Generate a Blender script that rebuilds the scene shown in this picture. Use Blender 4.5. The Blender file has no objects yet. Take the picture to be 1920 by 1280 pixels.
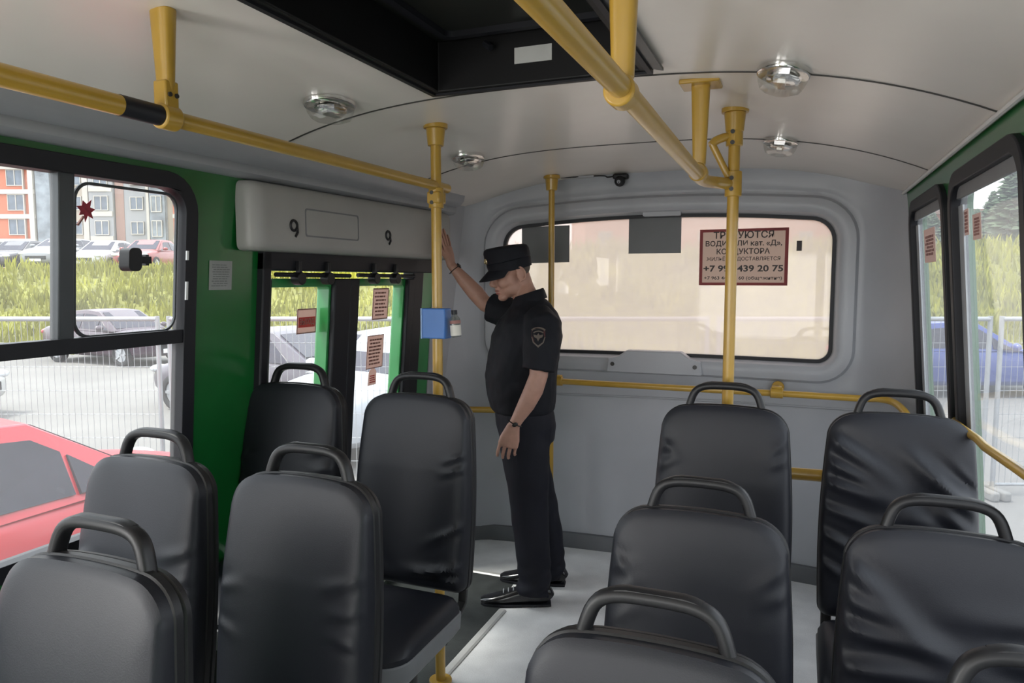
import bpy, bmesh, math, random
from math import sin, cos, pi, radians
from mathutils import Vector, Matrix
from mathutils.geometry import tessellate_polygon
from mathutils.bvhtree import BVHTree

S = bpy.context.scene
COL = S.collection
V = Vector
R = random.Random(7)

# ------------------------------------------------------------------ camera, sky, light, exposure
YAW, PITCH, FPX = radians(21.726), radians(4.995), 1350.0
cam_d = bpy.data.cameras.new('camera')
cam_d.sensor_width = 36.0
cam_d.lens = 36.0 * FPX / 1920.0
cam_d.clip_start = 0.02
cam_d.clip_end = 600
cam = bpy.data.objects.new('camera', cam_d)
cam.location = (0, 0, 1.6)
cam.rotation_euler = (pi / 2 - PITCH, 0, YAW)
COL.objects.link(cam)
S.camera = cam
VD = V((-sin(YAW), cos(YAW), 0))        # ground direction the bus aisle is looked along
VR = V((cos(YAW), sin(YAW), 0))

W = bpy.data.worlds.new('overcast_sky')
S.world = W
W.use_nodes = True
nt = W.node_tree
bg = nt.nodes['Background']
tc = nt.nodes.new('ShaderNodeTexCoord')
sp = nt.nodes.new('ShaderNodeSeparateXYZ')
rp = nt.nodes.new('ShaderNodeValToRGB')
rp.color_ramp.elements[0].position = 0.0
rp.color_ramp.elements[0].color = (0.98, 0.98, 1.0, 1)
rp.color_ramp.elements[1].position = 0.8
rp.color_ramp.elements[1].color = (0.86, 0.92, 1.0, 1)
nt.links.new(tc.outputs['Generated'], sp.inputs[0])
nt.links.new(sp.outputs['Z'], rp.inputs[0])
nt.links.new(rp.outputs[0], bg.inputs['Color'])
bg.inputs['Strength'].default_value = 1.95

sun_d = bpy.data.lights.new('sun', 'SUN')
sun_d.energy = 3.6
sun_d.angle = radians(14)
sun_d.color = (1.0, 0.95, 0.87)
sun = bpy.data.objects.new('sun', sun_d)
sun.rotation_euler = (radians(12), radians(-24), 0)
COL.objects.link(sun)

# added fill lamps that boost the daylight indoors, out of view behind the camera
def fill_light(name, loc, rot, sx, sy, power, color=(0.95, 0.97, 1.0)):
    d = bpy.data.lights.new(name, 'AREA')
    d.shape = 'RECTANGLE'
    d.size, d.size_y = sx, sy
    d.energy = power
    d.color = color
    o = bpy.data.objects.new(name, d)
    o.location = loc
    o.rotation_euler = rot
    COL.objects.link(o)
    return o
fill_light('windscreen_fill', (-0.72, -2.3, 1.35), (radians(90), 0, 0), 2.0, 1.1, 13, (1.0, 0.975, 0.94))  # added fill at the windscreen opening, on top of the sky light
fill_light('side_window_fill', (-1.84, -0.52, 1.36), (0, radians(-90), 0), 1.0, 1.4, 20, (1.0, 0.975, 0.94))  # added fill at the left side window, brightens ceiling and right side

S.view_settings.view_transform = 'Standard'
S.view_settings.look = 'None'
S.view_settings.exposure = 1.08
S.view_settings.gamma = 1.0
S.view_settings.use_curve_mapping = False
S.cycles.max_bounces = 10
S.cycles.diffuse_bounces = 6
S.cycles.transparent_max_bounces = 24
S.cycles.caustics_reflective = False
S.cycles.caustics_refractive = False
S.cycles.sample_clamp_indirect = 6.0
S.cycles.use_denoising = True

# ------------------------------------------------------------------ materials
def _mat(name):
    m = bpy.data.materials.new(name)
    m.use_nodes = True
    return m, m.node_tree, m.node_tree.nodes['Principled BSDF']

def mat(name, col, rough=0.5, metal=0.0, var=0.08, scale=8.0, bump=0.0, bscale=60.0, spec=0.5, coat=0.0, sheen=0.0, emit=None):
    m, t, b = _mat(name)
    co = t.nodes.new('ShaderNodeTexCoord')
    n = t.nodes.new('ShaderNodeTexNoise')
    n.inputs['Scale'].default_value = scale
    n.inputs['Detail'].default_value = 4
    t.links.new(co.outputs['Object'], n.inputs['Vector'])
    r = t.nodes.new('ShaderNodeValToRGB')
    c = V(col)
    r.color_ramp.elements[0].position = 0.3
    r.color_ramp.elements[1].position = 0.7
    r.color_ramp.elements[0].color = (*(c * (1 - var)), 1)
    r.color_ramp.elements[1].color = (*(c * (1 + var)), 1)
    t.links.new(n.outputs['Fac'], r.inputs[0])
    t.links.new(r.outputs[0], b.inputs['Base Color'])
    b.inputs['Roughness'].default_value = rough
    b.inputs['Metallic'].default_value = metal
    b.inputs['Specular IOR Level'].default_value = spec
    b.inputs['Coat Weight'].default_value = coat
    b.inputs['Coat Roughness'].default_value = 0.15
    b.inputs['Sheen Weight'].default_value = sheen
    if bump > 0:
        n2 = t.nodes.new('ShaderNodeTexNoise')
        n2.inputs['Scale'].default_value = bscale
        n2.inputs['Detail'].default_value = 5
        t.links.new(co.outputs['Object'], n2.inputs['Vector'])
        bp = t.nodes.new('ShaderNodeBump')
        bp.inputs['Strength'].default_value = bump
        bp.inputs['Distance'].default_value = 0.01
        t.links.new(n2.outputs['Fac'], bp.inputs['Height'])
        t.links.new(bp.outputs[0], b.inputs['Normal'])
    if emit:
        b.inputs['Emission Color'].default_value = (*emit[0], 1)
        b.inputs['Emission Strength'].default_value = emit[1]
    return m

def glass_mat(name, tint=(0.93, 0.96, 0.97), haze=0.0, haze_col=(0.8, 0.8, 0.8), gloss=0.08, rough=0.02, fresnel=True):
    m = bpy.data.materials.new(name)
    m.use_nodes = True
    t = m.node_tree
    t.nodes.clear()
    out = t.nodes.new('ShaderNodeOutputMaterial')
    tr = t.nodes.new('ShaderNodeBsdfTransparent')
    tr.inputs[0].default_value = (*tint, 1)
    last = tr
    if haze > 0:
        tl = t.nodes.new('ShaderNodeBsdfTranslucent')
        tl.inputs[0].default_value = (*haze_col, 1)
        df = t.nodes.new('ShaderNodeBsdfDiffuse')
        df.inputs[0].default_value = (*haze_col, 1)
        m0 = t.nodes.new('ShaderNodeMixShader')
        m0.inputs[0].default_value = 0.2
        t.links.new(tl.outputs[0], m0.inputs[1])
        t.links.new(df.outputs[0], m0.inputs[2])
        mx = t.nodes.new('ShaderNodeMixShader')
        n = t.nodes.new('ShaderNodeTexNoise')
        n.inputs['Scale'].default_value = 3.0
        n.inputs['Detail'].default_value = 6
        mr = t.nodes.new('ShaderNodeMapRange')
        mr.inputs[3].default_value = haze * 0.8
        mr.inputs[4].default_value = haze * 1.2
        t.links.new(n.outputs['Fac'], mr.inputs[0])
        t.links.new(mr.outputs[0], mx.inputs[0])
        t.links.new(tr.outputs[0], mx.inputs[1])
        t.links.new(m0.outputs[0], mx.inputs[2])
        last = mx
    gl = t.nodes.new('ShaderNodeBsdfGlossy')
    gl.inputs['Roughness'].default_value = rough
    m2 = t.nodes.new('ShaderNodeMixShader')
    if fresnel:
        lw = t.nodes.new('ShaderNodeLayerWeight')
        lw.inputs['Blend'].default_value = 0.5
        pw = t.nodes.new('ShaderNodeMath'); pw.operation = 'POWER'; pw.inputs[1].default_value = 5.0
        ml_ = t.nodes.new('ShaderNodeMath'); ml_.operation = 'MULTIPLY_ADD'; ml_.inputs[1].default_value = 0.5; ml_.inputs[2].default_value = 0.025
        t.links.new(lw.outputs['Facing'], pw.inputs[0]); t.links.new(pw.outputs[0], ml_.inputs[0])
        t.links.new(ml_.outputs[0], m2.inputs[0])
    else:
        m2.inputs[0].default_value = gloss
    t.links.new(last.outputs[0], m2.inputs[1])
    t.links.new(gl.outputs[0], m2.inputs[2])
    t.links.new(m2.outputs[0], out.inputs[0])
    return m

M = {}
M['vinyl'] = mat('black_vinyl', (0.0100, 0.0110, 0.0160), 0.46, var=0.10, scale=5, bump=0.06, bscale=420, spec=0.36)
M['shell'] = mat('black_plastic', (0.010, 0.010, 0.0115), 0.45, spec=0.35, var=0.1, bump=0.05, bscale=300)
M['handle'] = mat('handle_plastic', (0.011, 0.011, 0.0125), 0.42, var=0.1, spec=0.35)
M['pan'] = mat('seat_pan_grey', (0.16, 0.165, 0.175), 0.5, var=0.06)
M['steel_black'] = mat('black_steel', (0.02, 0.02, 0.02), 0.5)
M['yellow'] = mat('yellow_paint', (0.41, 0.245, 0.034), 0.32, var=0.05, scale=14, coat=0.3)
M['screw'] = mat('dark_screw', (0.03, 0.028, 0.025), 0.4)
M['ceiling'] = mat('ceiling_panel', (0.73, 0.69, 0.64), 0.27, var=0.03, scale=3, spec=0.7)
M['cornice'] = mat('cornice_grey', (0.30, 0.31, 0.33), 0.4, var=0.04)
M['rear'] = mat('rear_plastic', (0.36, 0.37, 0.395), 0.42, var=0.06, scale=3, bump=0.04, bscale=150)
M['cover'] = mat('cover_plastic', (0.33, 0.325, 0.31), 0.4, var=0.05, scale=4)
M['green'] = mat('green_paint', (0.006, 0.115, 0.022), 0.28, var=0.08, coat=0.5)
M['greenleaf'] = mat('green_door_paint', (0.03, 0.24, 0.065), 0.3, var=0.05, coat=0.4)
M['rubber'] = mat('black_rubber', (0.009, 0.0095, 0.013), 0.5, var=0.1, spec=0.35)
M['alu'] = mat('grey_frame', (0.045, 0.05, 0.055), 0.4, metal=0.2)
M['whiteedge'] = mat('pale_plastic_edge', (0.62, 0.63, 0.63), 0.4)
M['black'] = mat('black_panel', (0.0045, 0.0045, 0.005), 0.5, var=0.1, spec=0.25)
M['lid'] = mat('dark_lid', (0.013, 0.014, 0.012), 0.4, spec=0.3)
M['sash'] = mat('pale_sash', (0.36, 0.38, 0.40), 0.4)
M['label'] = mat('pale_label', (0.5, 0.5, 0.48), 0.5)
M['floor'] = None
M['mat'] = mat('dark_rubber_floor', (0.03, 0.033, 0.033), 0.35, var=0.2, scale=20, bump=0.1, bscale=200)
M['nosing'] = mat('floor_nosing', (0.5, 0.5, 0.49), 0.4, metal=0.2)
M['base'] = mat('dark_baseboard', (0.095, 0.10, 0.108), 0.5)
M['chrome'] = mat('chrome_reflector', (0.78, 0.77, 0.75), 0.12, metal=1.0, var=0.02)
M['lens'] = glass_mat('lamp_lens', (0.93, 0.93, 0.91), gloss=0.2, rough=0.05, fresnel=False)
M['glass'] = glass_mat('side_glass', (0.91, 0.93, 0.93), haze=0.04, haze_col=(0.8, 0.8, 0.8))
M['glassr'] = glass_mat('dusty_side_glass', (0.9, 0.92, 0.93), haze=0.09, haze_col=(0.8, 0.82, 0.84))
M['glassrear'] = glass_mat('perforated_rear_glass', (0.74, 0.69, 0.68), haze=0.50, haze_col=(0.70, 0.64, 0.585), fresnel=False, gloss=0.02)
M['papershade'] = mat('shaded_paper', (0.085, 0.088, 0.09), 0.7)
M['papersign'] = mat('sign_paper', (0.42, 0.385, 0.35), 0.7)
M['signred'] = mat('sign_red', (0.27, 0.055, 0.06), 0.6)
M['ink'] = mat('dark_ink', (0.035, 0.03, 0.03), 0.6)
M['redprint'] = mat('red_print', (0.55, 0.05, 0.05), 0.6)
M['pinkpaper'] = mat('pink_paper', (0.50, 0.36, 0.32), 0.7)
M['brownprint'] = mat('brown_print', (0.27, 0.13, 0.115), 0.7)
M['whitepaper'] = mat('white_paper', (0.30, 0.31, 0.30), 0.7)
M['greyprint'] = mat('grey_print', (0.16, 0.17, 0.17), 0.7)
M['leafred'] = mat('leaf_red', (0.30, 0.02, 0.035), 0.5, var=0.3, scale=60)
M['blue'] = mat('blue_plastic', (0.045, 0.15, 0.42), 0.35)
M['bluelight'] = mat('pale_blue_edge', (0.2, 0.32, 0.55), 0.35)
M['bottle'] = glass_mat('bottle_plastic', (0.7, 0.74, 0.72), haze=0.3, haze_col=(0.6, 0.62, 0.6), gloss=0.15, rough=0.1, fresnel=False)
M['bottlelabel'] = mat('bottle_label', (0.55, 0.53, 0.48), 0.5)
M['skin'] = mat('skin', (0.40, 0.22, 0.165), 0.5, var=0.10, scale=22, bump=0.05, bscale=200)
M['hair'] = mat('short_hair', (0.06, 0.045, 0.035), 0.7, bump=0.3, bscale=400)
M['navy'] = mat('navy_cloth', (0.0048, 0.0056, 0.0095), 0.75, var=0.15, scale=12, bump=0.15, bscale=500, spec=0.3)
M['navy2'] = mat('navy_trousers', (0.0045, 0.005, 0.0105), 0.7, var=0.15, scale=10, bump=0.12, bscale=500, spec=0.3)
M['shoe'] = mat('black_leather', (0.008, 0.008, 0.01), 0.18, var=0.1, coat=0.3)
M['eye'] = mat('eye_white', (0.6, 0.58, 0.55), 0.3)
M['gold'] = mat('dull_gold', (0.45, 0.36, 0.2), 0.35, metal=0.6)
M['patch'] = mat('patch_thread', (0.11, 0.09, 0.075), 0.7)
M['patchred'] = mat('patch_dark_red', (0.05, 0.012, 0.014), 0.7)
M['strap'] = mat('watch_strap', (0.008, 0.008, 0.009), 0.35)

def paper_mat(name, col, trans=0.35):
    m = mat(name, col, 0.7, var=0.05)
    t = m.node_tree
    out = [n for n in t.nodes if n.type == 'OUTPUT_MATERIAL'][0]
    b = t.nodes['Principled BSDF']
    tl = t.nodes.new('ShaderNodeBsdfTranslucent'); tl.inputs[0].default_value = (*col, 1)
    mx = t.nodes.new('ShaderNodeMixShader'); mx.inputs[0].default_value = trans
    t.links.new(b.outputs[0], mx.inputs[1]); t.links.new(tl.outputs[0], mx.inputs[2]); t.links.new(mx.outputs[0], out.inputs[0])
    return m
M['papersign'] = paper_mat('sign_paper', (0.66, 0.58, 0.53), 0.75)
M['pinkpaper'] = paper_mat('pink_paper', (0.56, 0.44, 0.40), 0.6)
M['papershade'] = paper_mat('shaded_paper', (0.20, 0.205, 0.21), 0.2)  # white paper seen from its unlit side, that shade put into the grey
M['signred'] = paper_mat('sign_red', (0.42, 0.12, 0.125), 0.6)

def floor_mat():
    m, t, b = _mat('grey_floor')
    co = t.nodes.new('ShaderNodeTexCoord')
    n = t.nodes.new('ShaderNodeTexNoise'); n.inputs['Scale'].default_value = 5; n.inputs['Detail'].default_value = 8
    n3 = t.nodes.new('ShaderNodeTexNoise'); n3.inputs['Scale'].default_value = 260
    t.links.new(co.outputs['Object'], n.inputs['Vector']); t.links.new(co.outputs['Object'], n3.inputs['Vector'])
    r = t.nodes.new('ShaderNodeValToRGB')
    r.color_ramp.elements[0].position = 0.3; r.color_ramp.elements[0].color = (0.56, 0.56, 0.565, 1)
    r.color_ramp.elements[1].position = 0.7; r.color_ramp.elements[1].color = (0.76, 0.76, 0.76, 1)
    t.links.new(n.outputs['Fac'], r.inputs[0])
    mx = t.nodes.new('ShaderNodeMixRGB'); mx.blend_type = 'OVERLAY'; mx.inputs[0].default_value = 0.5
    t.links.new(r.outputs[0], mx.inputs[1]); t.links.new(n3.outputs['Fac'], mx.inputs[2])
    t.links.new(mx.outputs[0], b.inputs['Base Color'])
    b.inputs['Roughness'].default_value = 0.55
    return m
M['floor'] = floor_mat()

# ------------------------------------------------------------------ mesh helpers
def link(name, me, m=None, parent=None, smooth=True, bevel=0.0, sub=0):
    o = bpy.data.objects.new(name, me)
    COL.objects.link(o)
    if m: me.materials.append(m)
    if parent is not None: o.parent = parent
    if smooth:
        for p in me.polygons: p.use_smooth = True
        try:
            me.set_sharp_from_angle(angle=radians(38))
        except Exception:
            pass
    if bevel > 0:
        b = o.modifiers.new('bevel', 'BEVEL'); b.width = bevel; b.segments = 2; b.limit_method = 'ANGLE'; b.angle_limit = radians(40)
        b.harden_normals = False
    if sub:
        s = o.modifiers.new('sub', 'SUBSURF'); s.levels = sub; s.render_levels = sub
    return o

def obj(name, bm, m=None, parent=None, smooth=True, bevel=0.0, sub=0, fix=True):
    if fix: bmesh.ops.recalc_face_normals(bm, faces=bm.faces)
    me = bpy.data.meshes.new(name)
    bm.to_mesh(me); bm.free()
    return link(name, me, m, parent, smooth, bevel, sub)

def tag(o, label=None, cat=None, group=None, kind=None):
    if label: o['label'] = label
    if cat: o['category'] = cat
    if group: o['group'] = group
    if kind: o['kind'] = kind
    return o

def thing(name, label, cat, loc=(0, 0, 0), rz=0.0, group=None):
    o = bpy.data.objects.new(name, None)
    o.empty_display_size = 0.1
    COL.objects.link(o)
    o.location = loc; o.rotation_euler = (0, 0, rz)
    return tag(o, label, cat, group)

def structure_root(name):
    o = bpy.data.objects.new(name, None); o.empty_display_size = 0.1
    COL.objects.link(o); o['kind'] = 'structure'
    return o

def box(bm, c, s, rot=None):
    mt = Matrix.Translation(V(c))
    if rot is not None: mt = mt @ rot
    mt = mt @ Matrix.Diagonal((s[0], s[1], s[2], 1))
    return bmesh.ops.create_cube(bm, size=1.0, matrix=mt)['verts']

def ell(bm, c, r, rot=None, u=20, v=14):
    mt = Matrix.Translation(V(c))
    if rot is not None: mt = mt @ rot
    mt = mt @ Matrix.Diagonal((r[0], r[1], r[2], 1))
    return bmesh.ops.create_uvsphere(bm, u_segments=u, v_segments=v, radius=1.0, matrix=mt)['verts']

def smooth_path(pts, n=6):
    pts = [V(p) for p in pts]
    out = []
    for i in range(len(pts) - 1):
        p0 = pts[max(i - 1, 0)]; p1 = pts[i]; p2 = pts[i + 1]; p3 = pts[min(i + 2, len(pts) - 1)]
        for k in range(n):
            t = k / n
            out.append(0.5 * ((2 * p1) + (p2 - p0) * t + (2 * p0 - 5 * p1 + 4 * p2 - p3) * t * t + (3 * p1 - p0 - 3 * p2 + p3) * t ** 3))
    out.append(pts[-1])
    return out

def tube(bm, pts, rad, n=14, ref=(0, 0, 1), cap=True, power=2.0):
    """sweep an ellipse (ra along ref-ish normal, rb along binormal) along pts"""
    pts = [V(p) for p in pts]
    k = len(pts)
    if not isinstance(rad, (list, tuple)): rad = [rad] * k
    elif isinstance(rad, tuple): rad = [rad] * k
    rings = []
    nrm = None
    for i in range(k):
        t = (pts[min(i + 1, k - 1)] - pts[max(i - 1, 0)]).normalized()
        if nrm is None:
            r0 = V(ref)
            if abs(r0.dot(t)) > 0.95: r0 = V((1, 0, 0)) if abs(t.x) < 0.9 else V((0, 1, 0))
            nrm = (r0 - t * r0.dot(t)).normalized()
        else:
            nrm = (nrm - t * nrm.dot(t)).normalized()
        bn = t.cross(nrm)
        ra, rb = rad[i] if isinstance(rad[i], (tuple, list)) else (rad[i], rad[i])
        ring = []
        for j in range(n):
            a = 2 * pi * j / n
            ca, sa = cos(a), sin(a)
            if power != 2.0:
                ca = math.copysign(abs(ca) ** (2 / power), ca); sa = math.copysign(abs(sa) ** (2 / power), sa)
            ring.append(bm.verts.new(pts[i] + nrm * (ra * ca) + bn * (rb * sa)))
        rings.append(ring)
    for i in range(k - 1):
        for j in range(n):
            bm.faces.new((rings[i][j], rings[i][(j + 1) % n], rings[i + 1][(j + 1) % n], rings[i + 1][j]))
    if cap:
        bm.faces.new(rings[0][::-1]); bm.faces.new(rings[-1])
    return rings

def cyl(bm, a, b, r, n=20, r2=None):
    return tube(bm, [a, b], [r, r if r2 is None else r2], n)

def rounded_rect(x0, x1, y0, y1, r, n=6):
    if not isinstance(r, (list, tuple)): r = [r] * 4
    out = []
    for (cx, cy, a0, rr) in ((x1 - r[0], y1 - r[0], 0, r[0]), (x0 + r[1], y1 - r[1], 90, r[1]), (x0 + r[2], y0 + r[2], 180, r[2]), (x1 - r[3], y0 + r[3], 270, r[3])):
        for k in range(n + 1):
            a = radians(a0 + 90 * k / n)
            out.append((cx + rr * cos(a), cy + rr * sin(a)))
    return out

def plate(bm, outer, holes, w0, w1, mp):
    """flat plate with holes in (u,v); w0..w1 its thickness; mp(u,v,w) -> world"""
    loops = [outer] + list(holes)
    tris = tessellate_polygon([[V((p[0], p[1], 0)) for p in l] for l in loops])
    flat = [p for l in loops for p in l]
    a = [bm.verts.new(mp(p[0], p[1], w0)) for p in flat]
    b = [bm.verts.new(mp(p[0], p[1], w1)) for p in flat]
    for t in tris:
        for vv in (a, b):
            try: bm.faces.new([vv[i] for i in t])
            except ValueError: pass
    s = 0
    for l in loops:
        n = len(l)
        for i in range(n):
            j = (i + 1) % n
            bm.faces.new((a[s + i], a[s + j], b[s + j], b[s + i]))
        s += n

def rect(u0, u1, v0, v1): return [(u0, v0), (u1, v0), (u1, v1), (u0, v1)]

def bake(name, bm, m, parent, voxel, smooth=4, factor=0.5):
    bmesh.ops.recalc_face_normals(bm, faces=bm.faces)
    me = bpy.data.meshes.new('tmp'); bm.to_mesh(me); bm.free()
    o = bpy.data.objects.new('tmp', me); COL.objects.link(o)
    r = o.modifiers.new('r', 'REMESH'); r.mode = 'VOXEL'; r.voxel_size = voxel; r.adaptivity = 0.0
    if smooth:
        s = o.modifiers.new('s', 'SMOOTH'); s.factor = factor; s.iterations = smooth
    bpy.context.view_layer.update()
    dg = bpy.context.evaluated_depsgraph_get()
    me2 = bpy.data.meshes.new_from_object(o.evaluated_get(dg))
    bpy.data.objects.remove(o); bpy.data.meshes.remove(me)
    me2.name = name
    me2.materials.clear()
    o2 = bpy.data.objects.new(name, me2); COL.objects.link(o2)
    me2.materials.append(m)
    for p in me2.polygons: p.use_smooth = True
    if parent is not None: o2.parent = parent
    return o2

def text_mesh(body, size, mp, width=None, bold=0.0, align='CENTER'):
    """text as a bmesh laid into (u,v) by mp(u,v)"""
    c = bpy.data.curves.new('txt', 'FONT')
    c.body = body; c.size = size; c.align_x = align; c.align_y = 'CENTER'; c.offset = bold
    c.resolution_u = 3
    o = bpy.data.objects.new('txt', c); COL.objects.link(o)
    bpy.context.view_layer.update()
    dg = bpy.context.evaluated_depsgraph_get()
    me = bpy.data.meshes.new_from_object(o.evaluated_get(dg))
    bpy.data.objects.remove(o); bpy.data.curves.remove(c)
    bm = bmesh.new(); bm.from_mesh(me); bpy.data.meshes.remove(me)
    if bm.verts:
        xs = [v.co.x for v in bm.verts]; ys = [v.co.y for v in bm.verts]
        sx = 1.0
        if width: sx = width / (max(xs) - min(xs))
        mx = (max(xs) + min(xs)) / 2; my = (max(ys) + min(ys)) / 2
        for v in bm.verts: v.co = mp((v.co.x - mx) * sx, v.co.y - my)
    return bm

# ------------------------------------------------------------------ the bus body
XC = -0.725
YR = 4.0
YF = -2.4
def ceil_z(x): return 2.185 - 0.18 * (abs(x - XC) / 1.17) ** 3
def XL(z): return -1.86 - 0.08 * (2.0 - z)
def XR(z): return 0.45 + 0.08 * (2.0 - z)
def ml(u, v, w): return V((XL(v) + w, u, v))       # left wall: u = y, v = z, w = inwards
def mr(u, v, w): return V((XR(v) - w, u, v))

# floor
bm = bmesh.new()
plate(bm, rect(XL(0) - 0.05, XR(0) + 0.05, YF, YR + 0.1), [], -0.06, 0.0, lambda u, v, w: V((u, v, w)))
tag(obj('floor', bm, M['floor'], smooth=False), kind='structure')
bm = bmesh.new()
plate(bm, [(-1.99, 2.24), (-1.30, 2.24), (-1.30, 3.08), (-1.36, 3.46), (-1.99, 3.46)], [], -0.002, 0.004, lambda u, v, w: V((u, v, w)))
o = obj('door_mat', bm, M['mat'], smooth=False)
tag(o, 'dark rubber mat on the floor inside the doors', 'mat')
bm = bmesh.new()
for a, b in (((-1.285, 2.24), (-1.285, 3.1)), ((-1.34, 3.475), (-1.97, 3.475))):
    a = V((*a, 0.004)); b = V((*b, 0.004)); d = (b - a).normalized(); nn = V((-d.y, d.x, 0)) * 0.02
    pr = [a - nn, a - nn * 0.6 + V((0, 0, 0.006)), a + nn * 0.6 + V((0, 0, 0.006)), a + nn]
    q = [bm.verts.new(p) for p in pr]; q2 = [bm.verts.new(p + (b - a)) for p in pr]
    for i in range(3): bm.faces.new((q[i], q[i + 1], q2[i + 1], q2[i]))
    bm.faces.new(q); bm.faces.new(q2[::-1])
tag(obj('trim_1', bm, M['nosing'], smooth=False), kind='structure')

# left and right walls with openings
WT = 0.05
W1 = (0.42, 1.825, 0.82, 1.905)       # y0 y1 z0 z1 of the left window by the doors
W2 = (-1.25, 0.22, 0.82, 1.905)
D = (2.165, 3.56, 0.0, 1.70)
bm = bmesh.new()
outer = [(YF, -0.02), (D[0], -0.02), (D[0], D[3]), (D[1], D[3]), (D[1], -0.02), (YR + 0.1, -0.02), (YR + 0.1, 2.06), (YF, 2.06)]
plate(bm, outer, [rounded_rect(*W1, 0.10), rounded_rect(*W2, 0.10)], -WT, 0.0, ml)
tag(obj('wall_left', bm, M['green'], smooth=False), kind='structure')
R1 = (1.90 - 1.45, 1.82, 0.72, 1.905)
R2 = (1.925, 2.74, 0.62, 1.905)
R3 = (2.885, 3.66, 0.62, 1.905)
bm = bmesh.new()
plate(bm, rect(YF, YR + 0.1, -0.02, 2.03), [rounded_rect(*R1, 0.08), rounded_rect(*R2, 0.08), rounded_rect(*R3, 0.08)], -WT, 0.0, mr)
tag(obj('wall_right', bm, M['green'], smooth=False), kind='structure')
bm = bmesh.new()
plate(bm, rect(YF, YR - 0.1, 0.0, 0.60), [], 0.0, 0.012, mr)
tag(obj('trim_2', bm, M['rear'], smooth=False), kind='structure')
bm = bmesh.new()
plate(bm, rect(3.565, YR + 0.1, 0.0, 2.05), [], 0.0, 0.006, ml)
tag(obj('trim_10', bm, M['rear'], smooth=False), kind='structure')
# front bulkhead with the windscreen opening, behind the camera
bm = bmesh.new()
plate(bm, rect(XL(0), XR(0), -0.02, 2.25), [rounded_rect(-1.75, 0.33, 0.75, 1.95, 0.12)], YF - 0.05, YF, lambda u, v, w: V((u, w, v)))
tag(obj('wall_front', bm, M['rear'], smooth=False), kind='structure')

# ceiling: arched skin with the hatch hole
HX0, HX1, HY0, HY1 = -1.075, -0.415, 1.00, 2.055
xs = sorted(set([-1.90 + i * (2.40 / 48) for i in range(49)] + [HX0, HX1]))
ys = [YF, 0.0, HY0, HY1, 2.12, 3.15, 4.2]
bm = bmesh.new()
grid = [[[bm.verts.new((x, y, ceil_z(x) + dz)) for y in ys] for x in xs] for dz in (0.0, 0.03)]
for i in range(len(xs) - 1):
    for j in range(len(ys) - 1):
        cx = (xs[i] + xs[i + 1]) / 2; cy = (ys[j] + ys[j + 1]) / 2
        if HX0 < cx < HX1 and HY0 < cy < HY1: continue
        for g in grid: bm.faces.new((g[i][j], g[i + 1][j], g[i + 1][j + 1], g[i][j + 1]))
bmesh.ops.recalc_face_normals(bm, faces=bm.faces)
o = obj('ceiling', bm, M['ceiling'], fix=False)
tag(o, kind='structure')
# panel joints across the ceiling
for yy, hw, nm in ((2.12, 0.0045, 'trim_3'), (3.15, 0.004, 'trim_4')):
    bm = bmesh.new()
    tube(bm, [(x, yy, ceil_z(x) - 0.001) for x in [-1.80 + i * (2.25 / 40) for i in range(41)]], [(0.0025, hw)] * 41, 6)
    tag(obj(nm, bm, M['screw']), kind='structure')
# cornice along the left edge of the ceiling and a thin bead along the right
prof = [(0.0, 1.955), (0.035, 1.957), (0.052, 1.97), (0.055, 1.985), (0.05, 1.998), (0.06, 2.004), (0.085, 2.012), (0.10, 2.03), (0.11, 2.075), (0.0, 2.09)]
bm = bmesh.new()
q = [[bm.verts.new((-1.865 + p[0], y, p[1])) for p in prof] for y in (YF, 3.70)]
for i in range(len(prof)):
    j = (i + 1) % len(prof)
    bm.faces.new((q[0][i], q[0][j], q[1][j], q[1][i]))
bm.faces.new(q[0]); bm.faces.new(q[1][::-1])
tag(obj('trim_5', bm, M['cornice']), kind='structure')
bm = bmesh.new()
tube(bm, [(0.437, YF, 1.998), (0.437, 4.0, 1.998)], 0.008, 8)
tag(obj('trim_6', bm, M['whiteedge']), kind='structure')

# rear wall: moulded panel with an arched window
def rear_y(x, z):
    dx = abs(x - XC)
    y = 4.06 - 0.10 * (dx / 1.17) ** 2
    e = max(0.0, dx - 0.98) / 0.22
    y -= 0.16 * e ** 2
    t = max(0.0, z - 2.06) / 0.12
    y -= 0.03 * t ** 2
    return y
def win_outline(n=26):
    x0, x1, z0 = -1.665, 0.170, 1.158
    def top(x): return 1.962 - 0.052 * ((x + 0.74) / 0.9) ** 2
    pts = []
    r = 0.13
    # counter clockwise from the bottom right corner (seen from inside)
    def arc(cx, cz, a0, a1, rr, k=8):
        for i in range(k + 1):
            a = radians(a0 + (a1 - a0) * i / k); pts.append((cx + rr * cos(a), cz + rr * sin(a)))
    arc(x1 - 0.08, z0 + 0.08, -90, 0, 0.08)
    arc(x1 - r, top(x1 - r) - r, 0, 88, r)
    for i in range(1, n):
        x = (x1 - r) + (x0 + r - x1 + r) * i / n
        pts.append((x, top(x)))
    arc(x0 + r, top(x0 + r) - r, 92, 180, r)
    arc(x0 + 0.08, z0 + 0.08, 180, 270, 0.08)
    for i in range(1, n):
        pts.append((x0 + 0.08 + (x1 - x0 - 0.16) * i / n, z0))
    return pts
WO = win_outline()
def offset_loop(pts, d):
    n = len(pts); out = []
    for i in range(n):
        a = V(pts[i - 1]); b = V(pts[(i + 1) % n]); t = (b - a).normalized()
        out.append((pts[i][0] + t.y * d, pts[i][1] - t.x * d))
    return out
WC = V((-0.745, 1.53))
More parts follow.
